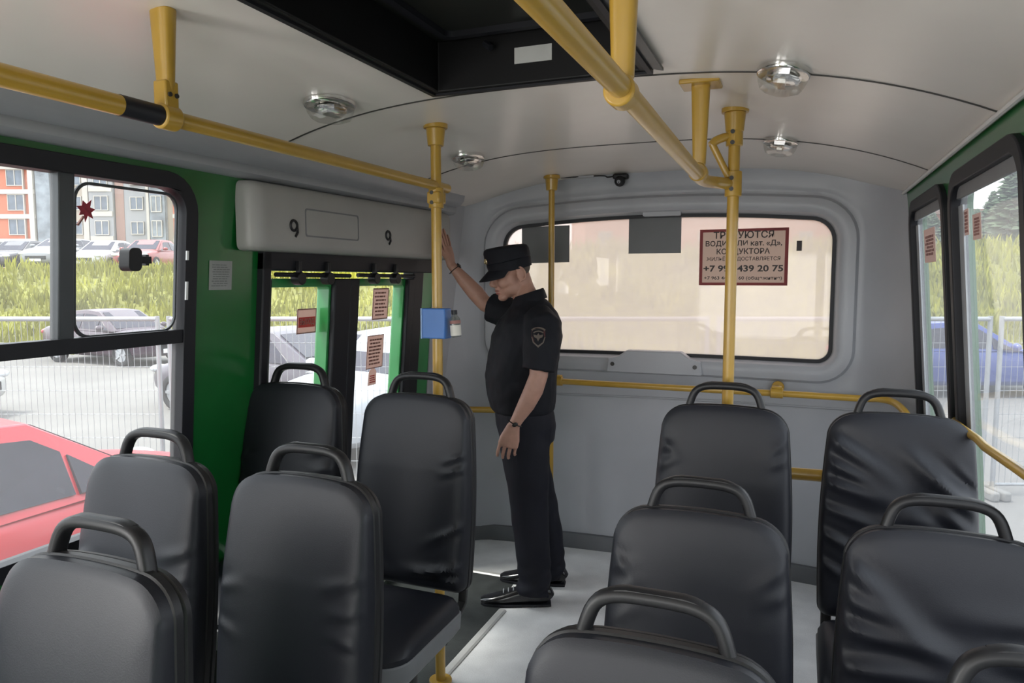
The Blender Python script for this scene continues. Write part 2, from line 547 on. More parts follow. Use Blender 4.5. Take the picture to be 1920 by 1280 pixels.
def to_boundary(p):
    d = V(p) - WC
    lo, hi = 1.0, 8.0
    def inside(q): return XL(q.y) <= q.x <= XR(q.y) and 0.0 <= q.y <= ceil_z(q.x) + 0.004
    for _ in range(40):
        m_ = (lo + hi) / 2
        if inside(WC + d * m_): lo = m_
        else: hi = m_
    return WC + d * lo
prof = [(-0.012, 0.055), (0.0, 0.02), (0.012, -0.012), (0.03, -0.022), (0.055, -0.024), (0.085, -0.018), (0.10, 0.006), (0.115, 0.010)]
rings = []
for d, dy in prof:
    rings.append([(p[0], p[1], dy) for p in offset_loop(WO, d)])
last = offset_loop(WO, prof[-1][0])
bnd = [to_boundary(p) for p in last]
for k in range(1, 11):
    t = k / 10
    rings.append([(p[0] + (b.x - p[0]) * t, p[1] + (b.y - p[1]) * t, 0.010 * max(0, 1 - t * 4)) for p, b in zip(last, bnd)])
bm = bmesh.new()
vr = [[bm.verts.new((x, rear_y(x, z) + dy, z)) for x, z, dy in ring] for ring in rings]
# outer skirt so that no light leaks round the edge
vr.append([bm.verts.new((x, rear_y(x, z) + 0.12, z)) for x, z, dy in rings[-1]])
for a, b in zip(vr[:-1], vr[1:]):
    n = len(a)
    for i in range(n): bm.faces.new((a[i], a[(i + 1) % n], b[(i + 1) % n], b[i]))
tag(obj('wall_rear', bm, M['rear']), kind='structure')
# groove line across the lower panel, and baseboard
bm = bmesh.new()
tube(bm, [(x, rear_y(x, 0.93) - 0.002, 0.925 + 0.012 * (x - XC)) for x in [-1.7 + i * 0.1 for i in range(21)]], [(0.006, 0.004)] * 21, 8)
tag(obj('trim_7', bm, M['cornice']), kind='structure')
bm = bmesh.new()
bx = [-1.98 + i * (2.56 / 50) for i in range(51)]
q = [[bm.verts.new((x, rear_y(x, 0.05) + dy, z)) for x in bx] for (dy, z) in ((0.02, 0.088), (-0.022, 0.085), (-0.030, 0.07), (-0.034, 0.0), (0.02, 0.0))]
for r0, r1 in zip(q[:-1], q[1:]):
    for i in range(50): bm.faces.new((r0[i], r0[i + 1], r1[i + 1], r1[i]))
tag(obj('baseboard_rear', bm, M['base']), kind='structure')

# rear window
root = structure_root('window_3')
def ring_plate(bm, a, b, dy0, dy1):
    n = len(a)
    vs = [[bm.verts.new((p[0], rear_y(p[0], p[1]) + dy, p[1])) for p in l] for l, dy in ((a, dy0), (b, dy0), (b, dy1), (a, dy1))]
    for k in range(4):
        p, q_ = vs[k], vs[(k + 1) % 4]
        for i in range(n): bm.faces.new((p[i], p[(i + 1) % n], q_[(i + 1) % n], q_[i]))
bm = bmesh.new(); ring_plate(bm, offset_loop(WO, -0.022), offset_loop(WO, 0.004), 0.030, 0.058)
obj('window_seal', bm, M['rubber'], root)
bm = bmesh.new()
g = [[bm.verts.new((x, rear_y(x, 1.5) + dy, z)) for x in [-1.70 + i * (1.91 / 30) for i in range(31)] for z in (1.13, 2.0)] for dy in (0.050, 0.055)]
for gg in g:
    for i in range(30): bm.faces.new((gg[2 * i], gg[2 * i + 2], gg[2 * i + 3], gg[2 * i + 1]))
obj('pane', bm, M['glassrear'], root)
# latch housing in the middle of the lower border and of the upper border
bm = bmesh.new()
def rear_map(u, v, w): return V((u, rear_y(u, v) + w, v))
plate(bm, [(-1.02, 1.07), (-0.48, 1.07), (-0.49, 1.145), (-0.55, 1.16), (-0.60, 1.195), (-0.90, 1.195), (-0.95, 1.16), (-1.01, 1.145)], [], -0.045, 0.03, rear_map)
lt = obj('latch_cover', bm, M['rear'], root, bevel=0.008)
for x in (-0.98, -0.52):
    bm = bmesh.new(); cyl(bm, (x, rear_y(x, 1.11) - 0.05, 1.115), (x, rear_y(x, 1.11) - 0.044, 1.115), 0.012, 12)
    obj('screw', bm, M['screw'], lt)
bm = bmesh.new()
plate(bm, rounded_rect(-0.83, -0.62, 1.945, 2.0, 0.01, 3), [], 0.0, 0.05, rear_map)
obj('upper_bracket', bm, M['rear'], root, bevel=0.006)

# left windows
def side_window(name, w, mp, glassm, dep=0.034, pn=-0.014, lip=0.020):
    root = structure_root(name)
    bm = bmesh.new()
    y0, y1, z0, z1 = w
    plate(bm, rounded_rect(y0 - 0.03, y1 + 0.03, z0 - 0.03, z1 + 0.03, 0.125), [rounded_rect(y0 + lip, y1 - lip, z0 + lip, z1 - lip, 0.075)], -dep, 0.020, mp)
    obj('window_frame', bm, M['rubber'], root, bevel=0.006)
    bm = bmesh.new()
    plate(bm, rounded_rect(y0 + 0.01, y1 - 0.01, z0 + 0.01, z1 - 0.01, 0.08), [], pn - 0.004, pn, mp)
    obj('pane', bm, glassm, root, smooth=False)
    return root
w1 = side_window('window_1', W1, ml, M['glass'])
bm = bmesh.new()
plate(bm, rounded_rect(W1[0], W1[1], 1.388, 1.432, 0.006, 2), [], -0.030, 0.014, ml)
obj('window_rail', bm, M['rubber'], w1, bevel=0.004)
bm = bmesh.new()
plate(bm, rect(1.378, 1.425, 1.42, 1.89), [], -0.030, 0.008, ml)
obj('mullion', bm, M['alu'], w1, bevel=0.004)
bm = bmesh.new()
plate(bm, rounded_rect(1.43, 1.792, 1.428, 1.872, 0.05), [rounded_rect(1.438, 1.786, 1.436, 1.864, 0.045)], -0.012, -0.003, ml)
obj('sash', bm, M['alu'], w1, bevel=0.002)
bm = bmesh.new()
plate(bm, rounded_rect(1.582, 1.628, 1.622, 1.692, 0.016, 4), [], -0.012, 0.030, ml)
box(bm, ml(1.65, 1.657, 0.008), (0.016, 0.05, 0.022))
box(bm, ml(1.667, 1.657, -0.002), (0.02, 0.012, 0.034))
obj('latch', bm, M['shell'], w1, bevel=0.004)
for z, h in ((1.66, 0.03), (1.53, 0.06)):
    bm = bmesh.new(); plate(bm, rect(1.804, 1.812, z, z + h), [], 0.02, 0.026, ml)
    obj('drain_clip', bm, M['whiteedge'], w1)
side_window('window_2', W2, ml, M['glass'])
for nm, w in (('window_4', R3), ('window_5', R2), ('window_6', R1)):
    wr = side_window(nm, w, mr, M['glassr'], 0.03, -0.010, 0.016)
    bm = bmesh.new()
    plate(bm, rect(w[0] + 0.02, w[1] - 0.02, 1.852, 1.89), [], -0.008, 0.002, mr)
    obj('head_rail', bm, M['pan'], wr, bevel=0.003)
    bm = bmesh.new()
    plate(bm, rect(w[1] - 0.085, w[1] - 0.018, w[2] + 0.02, 1.832), [], -0.009, -0.004, mr)
    obj('sash', bm, M['sash'], wr)

# doors
GT, GB = 1.565, 0.22
bm = bmesh.new()
plate(bm, rect(D[0] - 0.0, D[0] + 0.045, 0.0, 1.70), [], -0.05, 0.03, ml)
plate(bm, rect(3.32, 3.43, 0.0, 1.70), [], -0.05, 0.015, ml)
plate(bm, rect(D[0], 3.56, 1.63, 1.72), [], -0.05, 0.03, ml)
tag(obj('trim_8', bm, M['rubber'], bevel=0.006), kind='structure')
bm = bmesh.new()
plate(bm, rect(3.43, 3.56, 0.0, 1.70), [], -0.045, 0.0, ml)
tag(obj('trim_9', bm, M['greenleaf'], smooth=False), kind='structure')
def door_leaf(name, y0, y1, g0, g1):
    root = structure_root(name)
    bm = bmesh.new()
    plate(bm, rect(y0, y1, 0.02, 1.60), [rounded_rect(g0, g1, GB, GT, 0.012, 3)], -0.065, -0.002, ml)
    obj('leaf_frame', bm, M['greenleaf'], root, smooth=False, bevel=0.003)
    bm = bmesh.new()
    plate(bm, rect(g0 - 0.01, g1 + 0.01, GB - 0.01, GT + 0.01), [], -0.060, -0.056, ml)
    obj('pane', bm, M['glass'], root, smooth=False)
    bm = bmesh.new()
    plate(bm, rect(y0 - 0.002, g0 - 0.002, 0.02, 1.60), [], -0.004, 0.018, ml)
    plate(bm, rect(g1 + 0.012, y1 + 0.004, 0.02, 1.60), [], -0.004, 0.022, ml)
    obj('rubber_seal', bm, M['rubber'], root, bevel=0.006)
    # hinge arms and rollers over the leaf
    bm = bmesh.new()
    tube(bm, [ml(y0 + 0.02, 1.615, 0.035), ml(y1 - 0.03, 1.612, 0.035)], 0.009, 10)
    obj('guide_rod', bm, M['rubber'], root)
    for k in range(2):
        yy = y0 + 0.15 + 0.19 * k
        bm = bmesh.new()
        cyl(bm, ml(yy, 1.60, 0.02), ml(yy, 1.60, 0.06), 0.026, 16)
        box(bm, ml(yy, 1.635, 0.04), (0.02, 0.018, 0.07))
        obj('roller', bm, M['shell'], root, bevel=0.003)
    return root
d1 = door_leaf('door_1', 2.205, 2.745, 2.232, 2.618)
d2 = door_leaf('door_2', 2.755, 3.32, 2.826, 3.252)

# ------------------------------------------------------------------ cover box over the doors
cv = thing('door_mechanism_cover', 'long grey plastic cover box with round locks above the doors', 'cover', (-1.79, 2.8, 1.72))
def rel(p, o): return V(p) - V(o.location)
bm = bmesh.new()
rr = []
for k, (yy, dx_, dz_) in enumerate([(2.040, -0.070, 0.035), (2.041, -0.045, 0.018), (2.046, -0.030, 0.008), (2.055, -0.017, 0.002), (2.068, -0.008, 0.0), (2.086, -0.002, 0.0), (2.11, 0.0, 0.0), (2.4, 0, 0), (2.8, 0, 0), (3.2, 0, 0), (3.55, 0.0, 0.0), (3.585, -0.004, 0.003), (3.60, -0.014, 0.010)]):
    zt = 1.950 + 0.010 * (yy - 2.0) / 1.6 - dz_; zb = 1.700 + dz_
    sec = [(-0.080, zb), (-0.028 + dx_, zb), (-0.012 + dx_, zb + 0.004), (-0.003 + dx_, zb + 0.014), (dx_, zb + 0.030), (dx_, (zb + zt) / 2), (dx_, zt - 0.05), (-0.003 + dx_, zt - 0.030), (-0.012 + dx_, zt - 0.012), (-0.028 + dx_, zt - 0.003), (-0.080, zt)]
    rr.append([bm.verts.new((max(x, -0.08), yy - 2.8, z - 1.72)) for x, z in sec])
for p, q in zip(rr[:-1], rr[1:]):
    for i in range(len(p)): bm.faces.new((p[i], p[(i + 1) % len(p)], q[(i + 1) % len(p)], q[i]))
bm.faces.new(rr[0]); bm.faces.new(rr[-1])
body = obj('cover_body', bm, M['cover'], cv)
bm = bmesh.new()
plate(bm, rounded_rect(2.325, 2.69, 1.762, 1.872, 0.012, 4), [rounded_rect(2.331, 2.684, 1.768, 1.866, 0.010, 4)], -0.001, 0.0015, lambda u, v, w: V((w, u - 2.8, v - 1.72)))
obj('service_panel', bm, M['pan'], cv, smooth=False)
for yy, rr in ((2.255, 0.0), (2.93, 0.6), (3.535, 0.2)):
    bm = bmesh.new()
    c = V((0.0015, yy - 2.8, 1.80 - 1.72))
    tube(bm, [c + V((0, 0.019 * cos(a), 0.019 * sin(a))) for a in [2 * pi * i / 20 for i in range(21)]], 0.0055, 8, cap=False)
    tube(bm, [c + V((0, 0.019 * cos(rr), 0.0)), c + V((0.002, 0.019, -0.025)), c + V((0, 0.008, -0.042))], 0.005, 8)
    obj('lock', bm, M['shell'], cv)

# ------------------------------------------------------------------ roof hatch
h = thing('roof_hatch', 'black square roof hatch sunk into the ceiling', 'hatch', ((HX0 + HX1) / 2, (HY0 + HY1) / 2, 2.19))
hx, hy = (HX1 - HX0) / 2, (HY1 - HY0) / 2
bm = bmesh.new()
plate(bm, rect(-hx - 0.002, hx + 0.002, -hy - 0.002, hy + 0.002), [rect(-hx + 0.018, hx - 0.018, -hy + 0.018, hy - 0.018)], -0.016, 0.135, lambda u, v, w: V((u, v, w)))
obj('hatch_frame', bm, M['black'], h, smooth=False, bevel=0.004)
bm = bmesh.new()
plate(bm, rect(-hx - 0.016, hx + 0.016, -hy - 0.004, hy + 0.012), [rect(-hx - 0.001, hx + 0.001, -hy + 0.01, hy - 0.001)], -0.022, -0.006, lambda u, v, w: V((u, v, w)))
obj('rubber_lip', bm, M['rubber'], h, smooth=False)
bm = bmesh.new()
plate(bm, rect(-hx - 0.03, hx + 0.03, -hy - 0.03, hy + 0.03), [], 0.135, 0.16, lambda u, v, w: V((u, v, w)))
lid = obj('hatch_lid', bm, M['lid'], h, smooth=False)
bm = bmesh.new()
plate(bm, rounded_rect(-hx + 0.06, hx - 0.06, -hy + 0.06, hy - 0.06, 0.03), [rounded_rect(-hx + 0.085, hx - 0.085, -hy + 0.085, hy - 0.085, 0.025)], 0.118, 0.136, lambda u, v, w: V((u, v, w)))
obj('lid_rim', bm, M['rubber'], lid, smooth=False)
bm = bmesh.new()
plate(bm, rect(-0.058, 0.058, 0, 0.046), [], -0.003, 0.0, lambda u, v, w: V((u + 0.0, hy - 0.018 + w, v + 0.040)))
obj('blank_label', bm, M['label'], h, smooth=False)['label'] = 'pale blank label'
bm = bmesh.new()
tube(bm, [V((-0.14, hy - 0.02, 0.10)), V((-0.14, hy - 0.045, 0.10)), V((-0.12, hy - 0.05, 0.085))], 0.010, 8)
obj('hatch_catch', bm, M['rubber'], h)
bm = bmesh.new()
plate(bm, rect(hx + 0.002, hx + 0.05, -hy, hy - 0.02), [], -0.012, -0.004, lambda u, v, w: V((u, v, w - 0.25 * (u - hx))))
obj('side_flange', bm, M['alu'], h, smooth=False)

# ------------------------------------------------------------------ ceiling lamps
def lamp(x, y, label):
    z = ceil_z(x)
    t = thing('ceiling_lamp', label, 'lamp', (x, y, z), 0, 'oval chrome ceiling lamps')
    slope = (ceil_z(x + 0.01) - ceil_z(x - 0.01)) / 0.02
    t.rotation_euler = (0, -math.atan(slope), 0)
    def oval(sc, zz, n=24, bm=None): return [bm.verts.new((0.068 * sc * cos(2 * pi * i / n), 0.098 * sc * sin(2 * pi * i / n), zz)) for i in range(n)]
    bm = bmesh.new()
    rr = [oval(s, zz, bm=bm) for s, zz in ((1.0, 0.004), (1.03, -0.006), (1.0, -0.014), (0.93, -0.016))]
    for a, b in zip(rr[:-1], rr[1:]):
        for i in range(24): bm.faces.new((a[i], a[(i + 1) % 24], b[(i + 1) % 24], b[i]))
    bm.faces.new(rr[0]); bm.faces.new(rr[-1])
    obj('base', bm, M['chrome'], t)
    bm = bmesh.new()
    rr = [oval(s, zz, 10, bm) for s, zz in ((0.96, -0.014), (0.93, -0.030), (0.80, -0.050), (0.52, -0.058))]
    for a, b in zip(rr[:-1], rr[1:]):
        for i in range(10): bm.faces.new((a[i], a[(i + 1) % 10], b[(i + 1) % 10], b[i]))
    bm.faces.new(rr[-1])
    obj('lens', bm, M['lens'], t, smooth=False)
    bm = bmesh.new()
    ell(bm, (0, 0, -0.024), (0.045, 0.065, 0.012), u=16, v=8)
    box(bm, (0, 0.0, -0.036), (0.02, 0.07, 0.010))
    obj('reflector', bm, M['chrome'], t)
lamp(-1.393, 1.945, 'oval chrome lamp on the ceiling left of the roof hatch')
lamp(-1.409, 3.00, 'small oval chrome lamp on the ceiling behind the left pole')
lamp(-0.057, 2.10, 'large oval chrome lamp on the ceiling right of the roof hatch')
lamp(-0.089, 3.17, 'oval chrome lamp on the rear ceiling seam right of the poles')

# ------------------------------------------------------------------ yellow poles and rails
YL = M['yellow']
def flange(bm, x, y, z, r=0.045, h=0.012):
    cyl(bm, (x, y, z - h), (x, y, z + 0.006), r, 24)
    cyl(bm, (x, y, z - 0.075), (x, y, z - h), 0.030, 20, 0.036)
def post(x, y, z0, z1, label, r=0.0195, clamps=(), group='yellow poles'):
    t = thing('stanchion_pole', label, 'pole', (x, y, z0), 0, group)
    bm = bmesh.new(); cyl(bm, (0, 0, 0), (0, 0, z1 - z0), r, 24)
    obj('tube', bm, YL, t)
    bm = bmesh.new(); flange(bm, 0, 0, z1 - z0); obj('ceiling_flange', bm, YL, t, bevel=0.002)
    bm = bmesh.new(); cyl(bm, (0, 0, 0), (0, 0, 0.012), 0.045, 24); obj('foot_flange', bm, YL, t, bevel=0.002)
    for zc, h_ in clamps:
        bm = bmesh.new()
        cyl(bm, (0, 0, zc - z0 - h_ / 2), (0, 0, zc - z0 + h_ / 2), r + 0.0085, 24)
        c = obj('clamp', bm, YL, t, bevel=0.003)
        for dz in (-0.018, 0.018):
            bm = bmesh.new(); cyl(bm, (-0.004, -r - 0.007, zc - z0 + dz), (-0.004, -r - 0.011, zc - z0 + dz), 0.0075, 12)
            obj('bolt', bm, M['screw'], c)
    return t
post(-1.276, 2.435, 0.004, ceil_z(-1.276), 'yellow pole between the left seats and the doors with a blue box on it', clamps=((1.90, 0.075),))
post(-0.222, 2.60, 0.0, ceil_z(-0.222), 'yellow pole behind the right aisle seat in front of the rear window', clamps=((1.921, 0.085), (2.075, 0.055)))
post(-1.29, 3.83, 0.0, ceil_z(-1.29) - 0.005, 'thin yellow pole at the rear wall behind the policeman', r=0.017)

def hanger(bm, x, y, zt, zb, wt=0.030, wb=0.019):
    k = 5
    tube(bm, [(x, y, zt + (zb - zt) * i / k) for i in range(k + 1)], [(wt + (wb - wt) * i / k, (wt + (wb - wt) * i / k) * 0.7) for i in range(k + 1)], 16, ref=(1, 0, 0), power=3)
# left overhead rail
RX, RZ = -1.275, 1.945
t = thing('overhead_handrail', 'yellow overhead grab rail with a black sleeve above the left windows', 'handrail', (RX, 1.2, RZ), 0, 'overhead grab rails')
bm = bmesh.new(); cyl(bm, (0, -3.4, 0), (0, -0.10, 0), 0.0205, 24); cyl(bm, (0, -0.12, 0), (0, 1.325, 0), 0.0175, 24)
obj('tube', bm, YL, t)
bm = bmesh.new(); cyl(bm, (0, -0.122, 0), (0, -0.025, 0), 0.0215, 24); obj('sleeve', bm, M['rubber'], t)['label'] = 'black rubber sleeve'
for yy in (-0.025, -1.6):
    bm = bmesh.new()
    cyl(bm, (0, yy, 0), (0, yy + 0.045, 0), 0.027, 24)
    box(bm, (0.0, yy + 0.022, 0.045), (0.036, 0.036, 0.06))
    hanger(bm, 0, yy + 0.022, ceil_z(RX) - RZ + 0.004, 0.05, 0.028, 0.018)
    hb = obj('hanger', bm, YL, t, bevel=0.004)
    for dx in (-0.008, 0.010):
        bm = bmesh.new(); cyl(bm, (0.018, yy + 0.022 + dx, 0.045), (0.0215, yy + 0.022 + dx, 0.045), 0.005, 10)
        obj('bolt', bm, M['screw'], hb)
bm = bmesh.new(); box(bm, (0, 1.235, -0.045), (0.052, 0.06, 0.045)); obj('end_clamp', bm, YL, t, bevel=0.006)
# right overhead rail, bent over to the right pole
t = thing('overhead_handrail', 'yellow overhead grab rail beside the roof hatch bending to the right pole', 'handrail', (-0.29, 1.2, 1.915), 0, 'overhead grab rails')
bm = bmesh.new()
pth = [(0, -3.4, 0.005), (0, 0.0, 0.005), (-0.003, 0.9, -0.004), (-0.004, 1.06, -0.006)] + smooth_path([(-0.004, 1.10, -0.008), (0.0, 1.20, -0.004), (0.016, 1.31, 0.004), (0.062, 1.40, 0.006)], 5)
tube(bm, pth, 0.0195, 24)
obj('tube', bm, YL, t)
for yy, zt in ((0.035, None), (1.035, None), (-1.5, None)):
    bm = bmesh.new()
    cyl(bm, (-0.002, yy - 0.022, 0), (-0.002, yy + 0.022, 0), 0.0275, 24)
    zt = ceil_z(-0.29) - 1.915
    hanger(bm, 0, yy, zt, 0.02, 0.028, 0.019)
    box(bm, (0, yy, zt - 0.004), (0.115, 0.10, 0.014))
    obj('hanger', bm, YL, t, bevel=0.004)
bm = bmesh.new()
tube(bm, smooth_path([(0.062, 1.395, 0.165), (0.035, 1.385, 0.162), (0.008, 1.375, 0.150), (-0.004, 1.37, 0.135)], 4), 0.0145, 16)
tube(bm, [(-0.002, 1.37, 0.14), (0.052, 1.385, 0.03)], 0.012, 14)
obj('strut', bm, YL, t)

# rear rail along the wall under the window, and the one bar in front of the rear wall on the right
def rear_rail(pts, r, label, joints=(), feet=()):
    c = V(pts[len(pts) // 2])
    t = thing('handrail', label, 'handrail', c, 0)
    bm = bmesh.new(); tube(bm, [V(p) - c for p in pts], r, 20); obj('tube', bm, YL, t)
    for j in joints:
        bm = bmesh.new(); cyl(bm, V(j) - c - V((0.03, 0, 0)), V(j) - c + V((0.03, 0, 0)), r + 0.010, 18)
        box(bm, V(j) - c + V((0, 0, r + 0.012)), (0.05, 0.03, 0.012))
        obj('joint_clamp', bm, YL, t, bevel=0.003)
    for f in feet:
        bm = bmesh.new(); cyl(bm, V(f[0]) - c, V(f[1]) - c, r * 0.8, 14); cyl(bm, V(f[1]) - c, V(f[1]) - c + (V(f[0]) - V(f[1])) * 0.1, r * 1.9, 16)
        obj('wall_bracket', bm, YL, t)
    return t
pts = [(-1.27, 3.83, 1.025)] + [(x, 3.80 - 0.05 * max(0, x - 0.0), 1.028) for x in (-1.0, -0.5, 0.0, 0.3)] + smooth_path([(0.36, 3.77, 1.034), (0.415, 3.73, 1.03), (0.45, 3.66, 1.01), (0.475, 3.58, 0.975)], 4)
rear_rail(pts, 0.0165, 'yellow horizontal rail along the rear wall under the rear window', joints=((-0.09, 3.802, 1.030), (-1.25, 3.83, 1.026)), feet=(((-0.09, 3.81, 1.03), (-0.09, 4.03, 1.03)),))
rear_rail([(-1.93, 3.66, 0.845), (-1.80, 3.72, 0.845), (-1.60, 3.78, 0.845), (-1.31, 3.82, 0.845)], 0.018, 'short low yellow rail beside the policeman between door and rear pole')
rear_rail([(-0.20, 2.63, 0.925), (0.02, 2.64, 0.926), (0.25, 2.65, 0.927), (0.52, 2.66, 0.927)], 0.021, 'thick low yellow bar behind the two rear right seats')
rear_rail([(0.508, 2.81, 1.118), (0.496, 2.77, 1.120), (0.494, 2.6, 1.127), (0.492, 2.40, 1.137), (0.478, 2.243, 1.148), (0.475, 1.915, 1.168), (0.475, 1.6, 1.183)], 0.012, 'added pale yellow rail standing in for a reflection across the right window', feet=(((0.475, 1.87, 1.170), (0.512, 1.87, 1.170)),))  # added rail, stands in for a pale reflection in the window glass

# ------------------------------------------------------------------ ceiling camera at the rear
t = thing('surveillance_camera', 'small black dome camera at the top of the rear wall', 'camera', (-0.945, 3.99, 2.165))
bm = bmesh.new(); box(bm, (0, 0.02, 0.0), (0.085, 0.05, 0.028)); obj('mount', bm, M['shell'], t, bevel=0.008)
bm = bmesh.new(); ell(bm, (0, -0.005, -0.028), (0.030, 0.030, 0.030)); obj('dome', bm, M['shell'], t)
bm = bmesh.new(); cyl(bm, (0, -0.034, -0.034), (0, -0.028, -0.032), 0.010, 14); obj('lens', bm, M['cornice'], t)
bm = bmesh.new(); tube(bm, smooth_path([(-0.04, 0.02, 0.004), (-0.075, 0.01, 0.0), (-0.11, 0.0, 0.008), (-0.33, -0.04, 0.003)], 5), 0.004, 8); cb = obj('cable', bm, M['shell'], t)
bm = bmesh.new(); box(bm, (-0.20, -0.02, 0.004), (0.11, 0.012, 0.012)); obj('plug', bm, M['cornice'], cb)

# ------------------------------------------------------------------ seats
def seat_outline(n=10):
    H_ = 0.66
    pts = []
    def arc(cx, cz, a0, a1, r, k):
        for i in range(k + 1):
            a = radians(a0 + (a1 - a0) * i / k); pts.append((cx + r * cos(a), cz + r * sin(a)))
    arc(0.205 - 0.03, 0.03, -90, 0, 0.03, 4)
    for i in range(1, 48): pts.append((0.205 + 0.006 * sin(pi * i / 48) - 0.012 * (i / 48) ** 2, 0.03 + (H_ - 0.115 - 0.012) * i / 48))
    arc(0.193 - 0.085, H_ - 0.085 - 0.012, 0, 84, 0.085, 9)
    for i in range(1, 14): 
        x = 0.10 - 0.20 * i / 14
        pts.append((x, H_ - 0.004 + 0.004 * (1 - (x / 0.1) ** 2) - 0.006))
    arc(-0.193 + 0.085, H_ - 0.085 - 0.012, 96, 180, 0.085, 9)
    for i in range(1, 48):
        k = 48 - i
        pts.append((-(0.205 + 0.006 * sin(pi * k / 48) - 0.012 * (k / 48) ** 2), 0.03 + (H_ - 0.115 - 0.012) * k / 48))
    arc(-0.205 + 0.03, 0.03, 180, 270, 0.03, 4)
    for i in range(1, 28): pts.append((-0.175 + 0.35 * i / 28, 0.0))
    return pts
SO = [(x_ * 1.055, z_) for x_, z_ in seat_outline()]
def fold(x, z, px, pz, ang, length, width, amp):
    """one soft crease starting at (px,pz) running along ang, fading out over length"""
    dx, dz = x - px, z - pz
    a = dx * cos(ang) + dz * sin(ang); b = -dx * sin(ang) + dz * cos(ang)
    b += 0.10 * a * a / length
    edge = abs(px) > 0.19
    lead = 0.0 if edge else length * 0.35
    t = (a + lead) / (length + lead)
    if edge and a < 0: t = 0.0
    if t < 0 or t > 1: return 0.0
    wdt = width * (0.7 + 0.9 * t)
    env = (1 - t * t) ** 2 if edge else (math.sin(pi * t)) ** 2
    return amp * env * (math.exp(-(b / wdt) ** 2) - 0.45 * math.exp(-((b - 1.7 * wdt) / wdt) ** 2))
E_ = 0.216
FOLDS = {
 'calm': [(E_, 0.44, radians(200), 0.15, 0.014, 0.007), (E_, 0.36, radians(190), 0.12, 0.012, 0.006), (-E_, 0.36, radians(20), 0.12, 0.014, 0.007), (-E_, 0.28, radians(-15), 0.12, 0.014, 0.006), (E_, 0.28, radians(170), 0.12, 0.012, 0.005)],
 'creased': [(E_, 0.47, radians(205), 0.12, 0.011, 0.009), (E_, 0.42, radians(198), 0.12, 0.010, 0.008), (E_, 0.235, radians(214), 0.20, 0.012, 0.014), (E_, 0.095, radians(194), 0.30, 0.016, 0.022), (-E_, 0.13, radians(-28), 0.24, 0.016, 0.016), (E_, 0.045, radians(178), 0.24, 0.014, 0.012)],
 'folded': [(-E_, 0.58, radians(-32), 0.44, 0.024, 0.015), (-E_, 0.50, radians(-24), 0.36, 0.020, 0.013), (-E_, 0.43, radians(-12), 0.34, 0.020, 0.014), (-E_, 0.35, radians(-14), 0.30, 0.018, 0.011), (-E_, 0.27, radians(-24), 0.26, 0.018, 0.012), (-E_, 0.18, radians(-30), 0.18, 0.015, 0.010),
            (0.06, 0.50, radians(-44), 0.34, 0.030, 0.024), (E_, 0.37, radians(143), 0.30, 0.022, 0.016), (E_, 0.45, radians(140), 0.20, 0.013, 0.010), (E_, 0.28, radians(138), 0.34, 0.020, 0.013), (-0.02, 0.33, radians(10), 0.26, 0.030, 0.014)],
 'wavy': [(-E_, 0.57, radians(-36), 0.34, 0.024, 0.014), (-E_, 0.50, radians(-22), 0.40, 0.024, 0.013), (-E_, 0.43, radians(-6), 0.46, 0.022, 0.015), (-E_, 0.34, radians(5), 0.46, 0.024, 0.016), (-E_, 0.25, radians(-6), 0.42, 0.022, 0.015), (-E_, 0.16, radians(4), 0.42, 0.020, 0.013), (E_, 0.40, radians(174), 0.38, 0.026, 0.012), (E_, 0.50, radians(188), 0.34, 0.026, 0.011), (0.05, 0.28, radians(-8), 0.3, 0.03, 0.014)],
 'tight': [(-E_, 0.55, radians(-40), 0.14, 0.012, 0.006), (-E_, 0.49, radians(25), 0.12, 0.012, 0.008), (-E_, 0.43, radians(35), 0.14, 0.014, 0.009), (-E_, 0.36, radians(40), 0.14, 0.014, 0.007), (E_, 0.50, radians(205), 0.12, 0.015, 0.006), (E_, 0.57, radians(225), 0.16, 0.014, 0.006)],
}
TH = radians(6.0)
def back_map(x, h_, d):
    """seat back coordinates: x across, h_ up the back, d towards the sitter (front = -y)"""
    return V((x, h_ * sin(TH) - d * cos(TH), h_ * cos(TH) + d * sin(TH)))

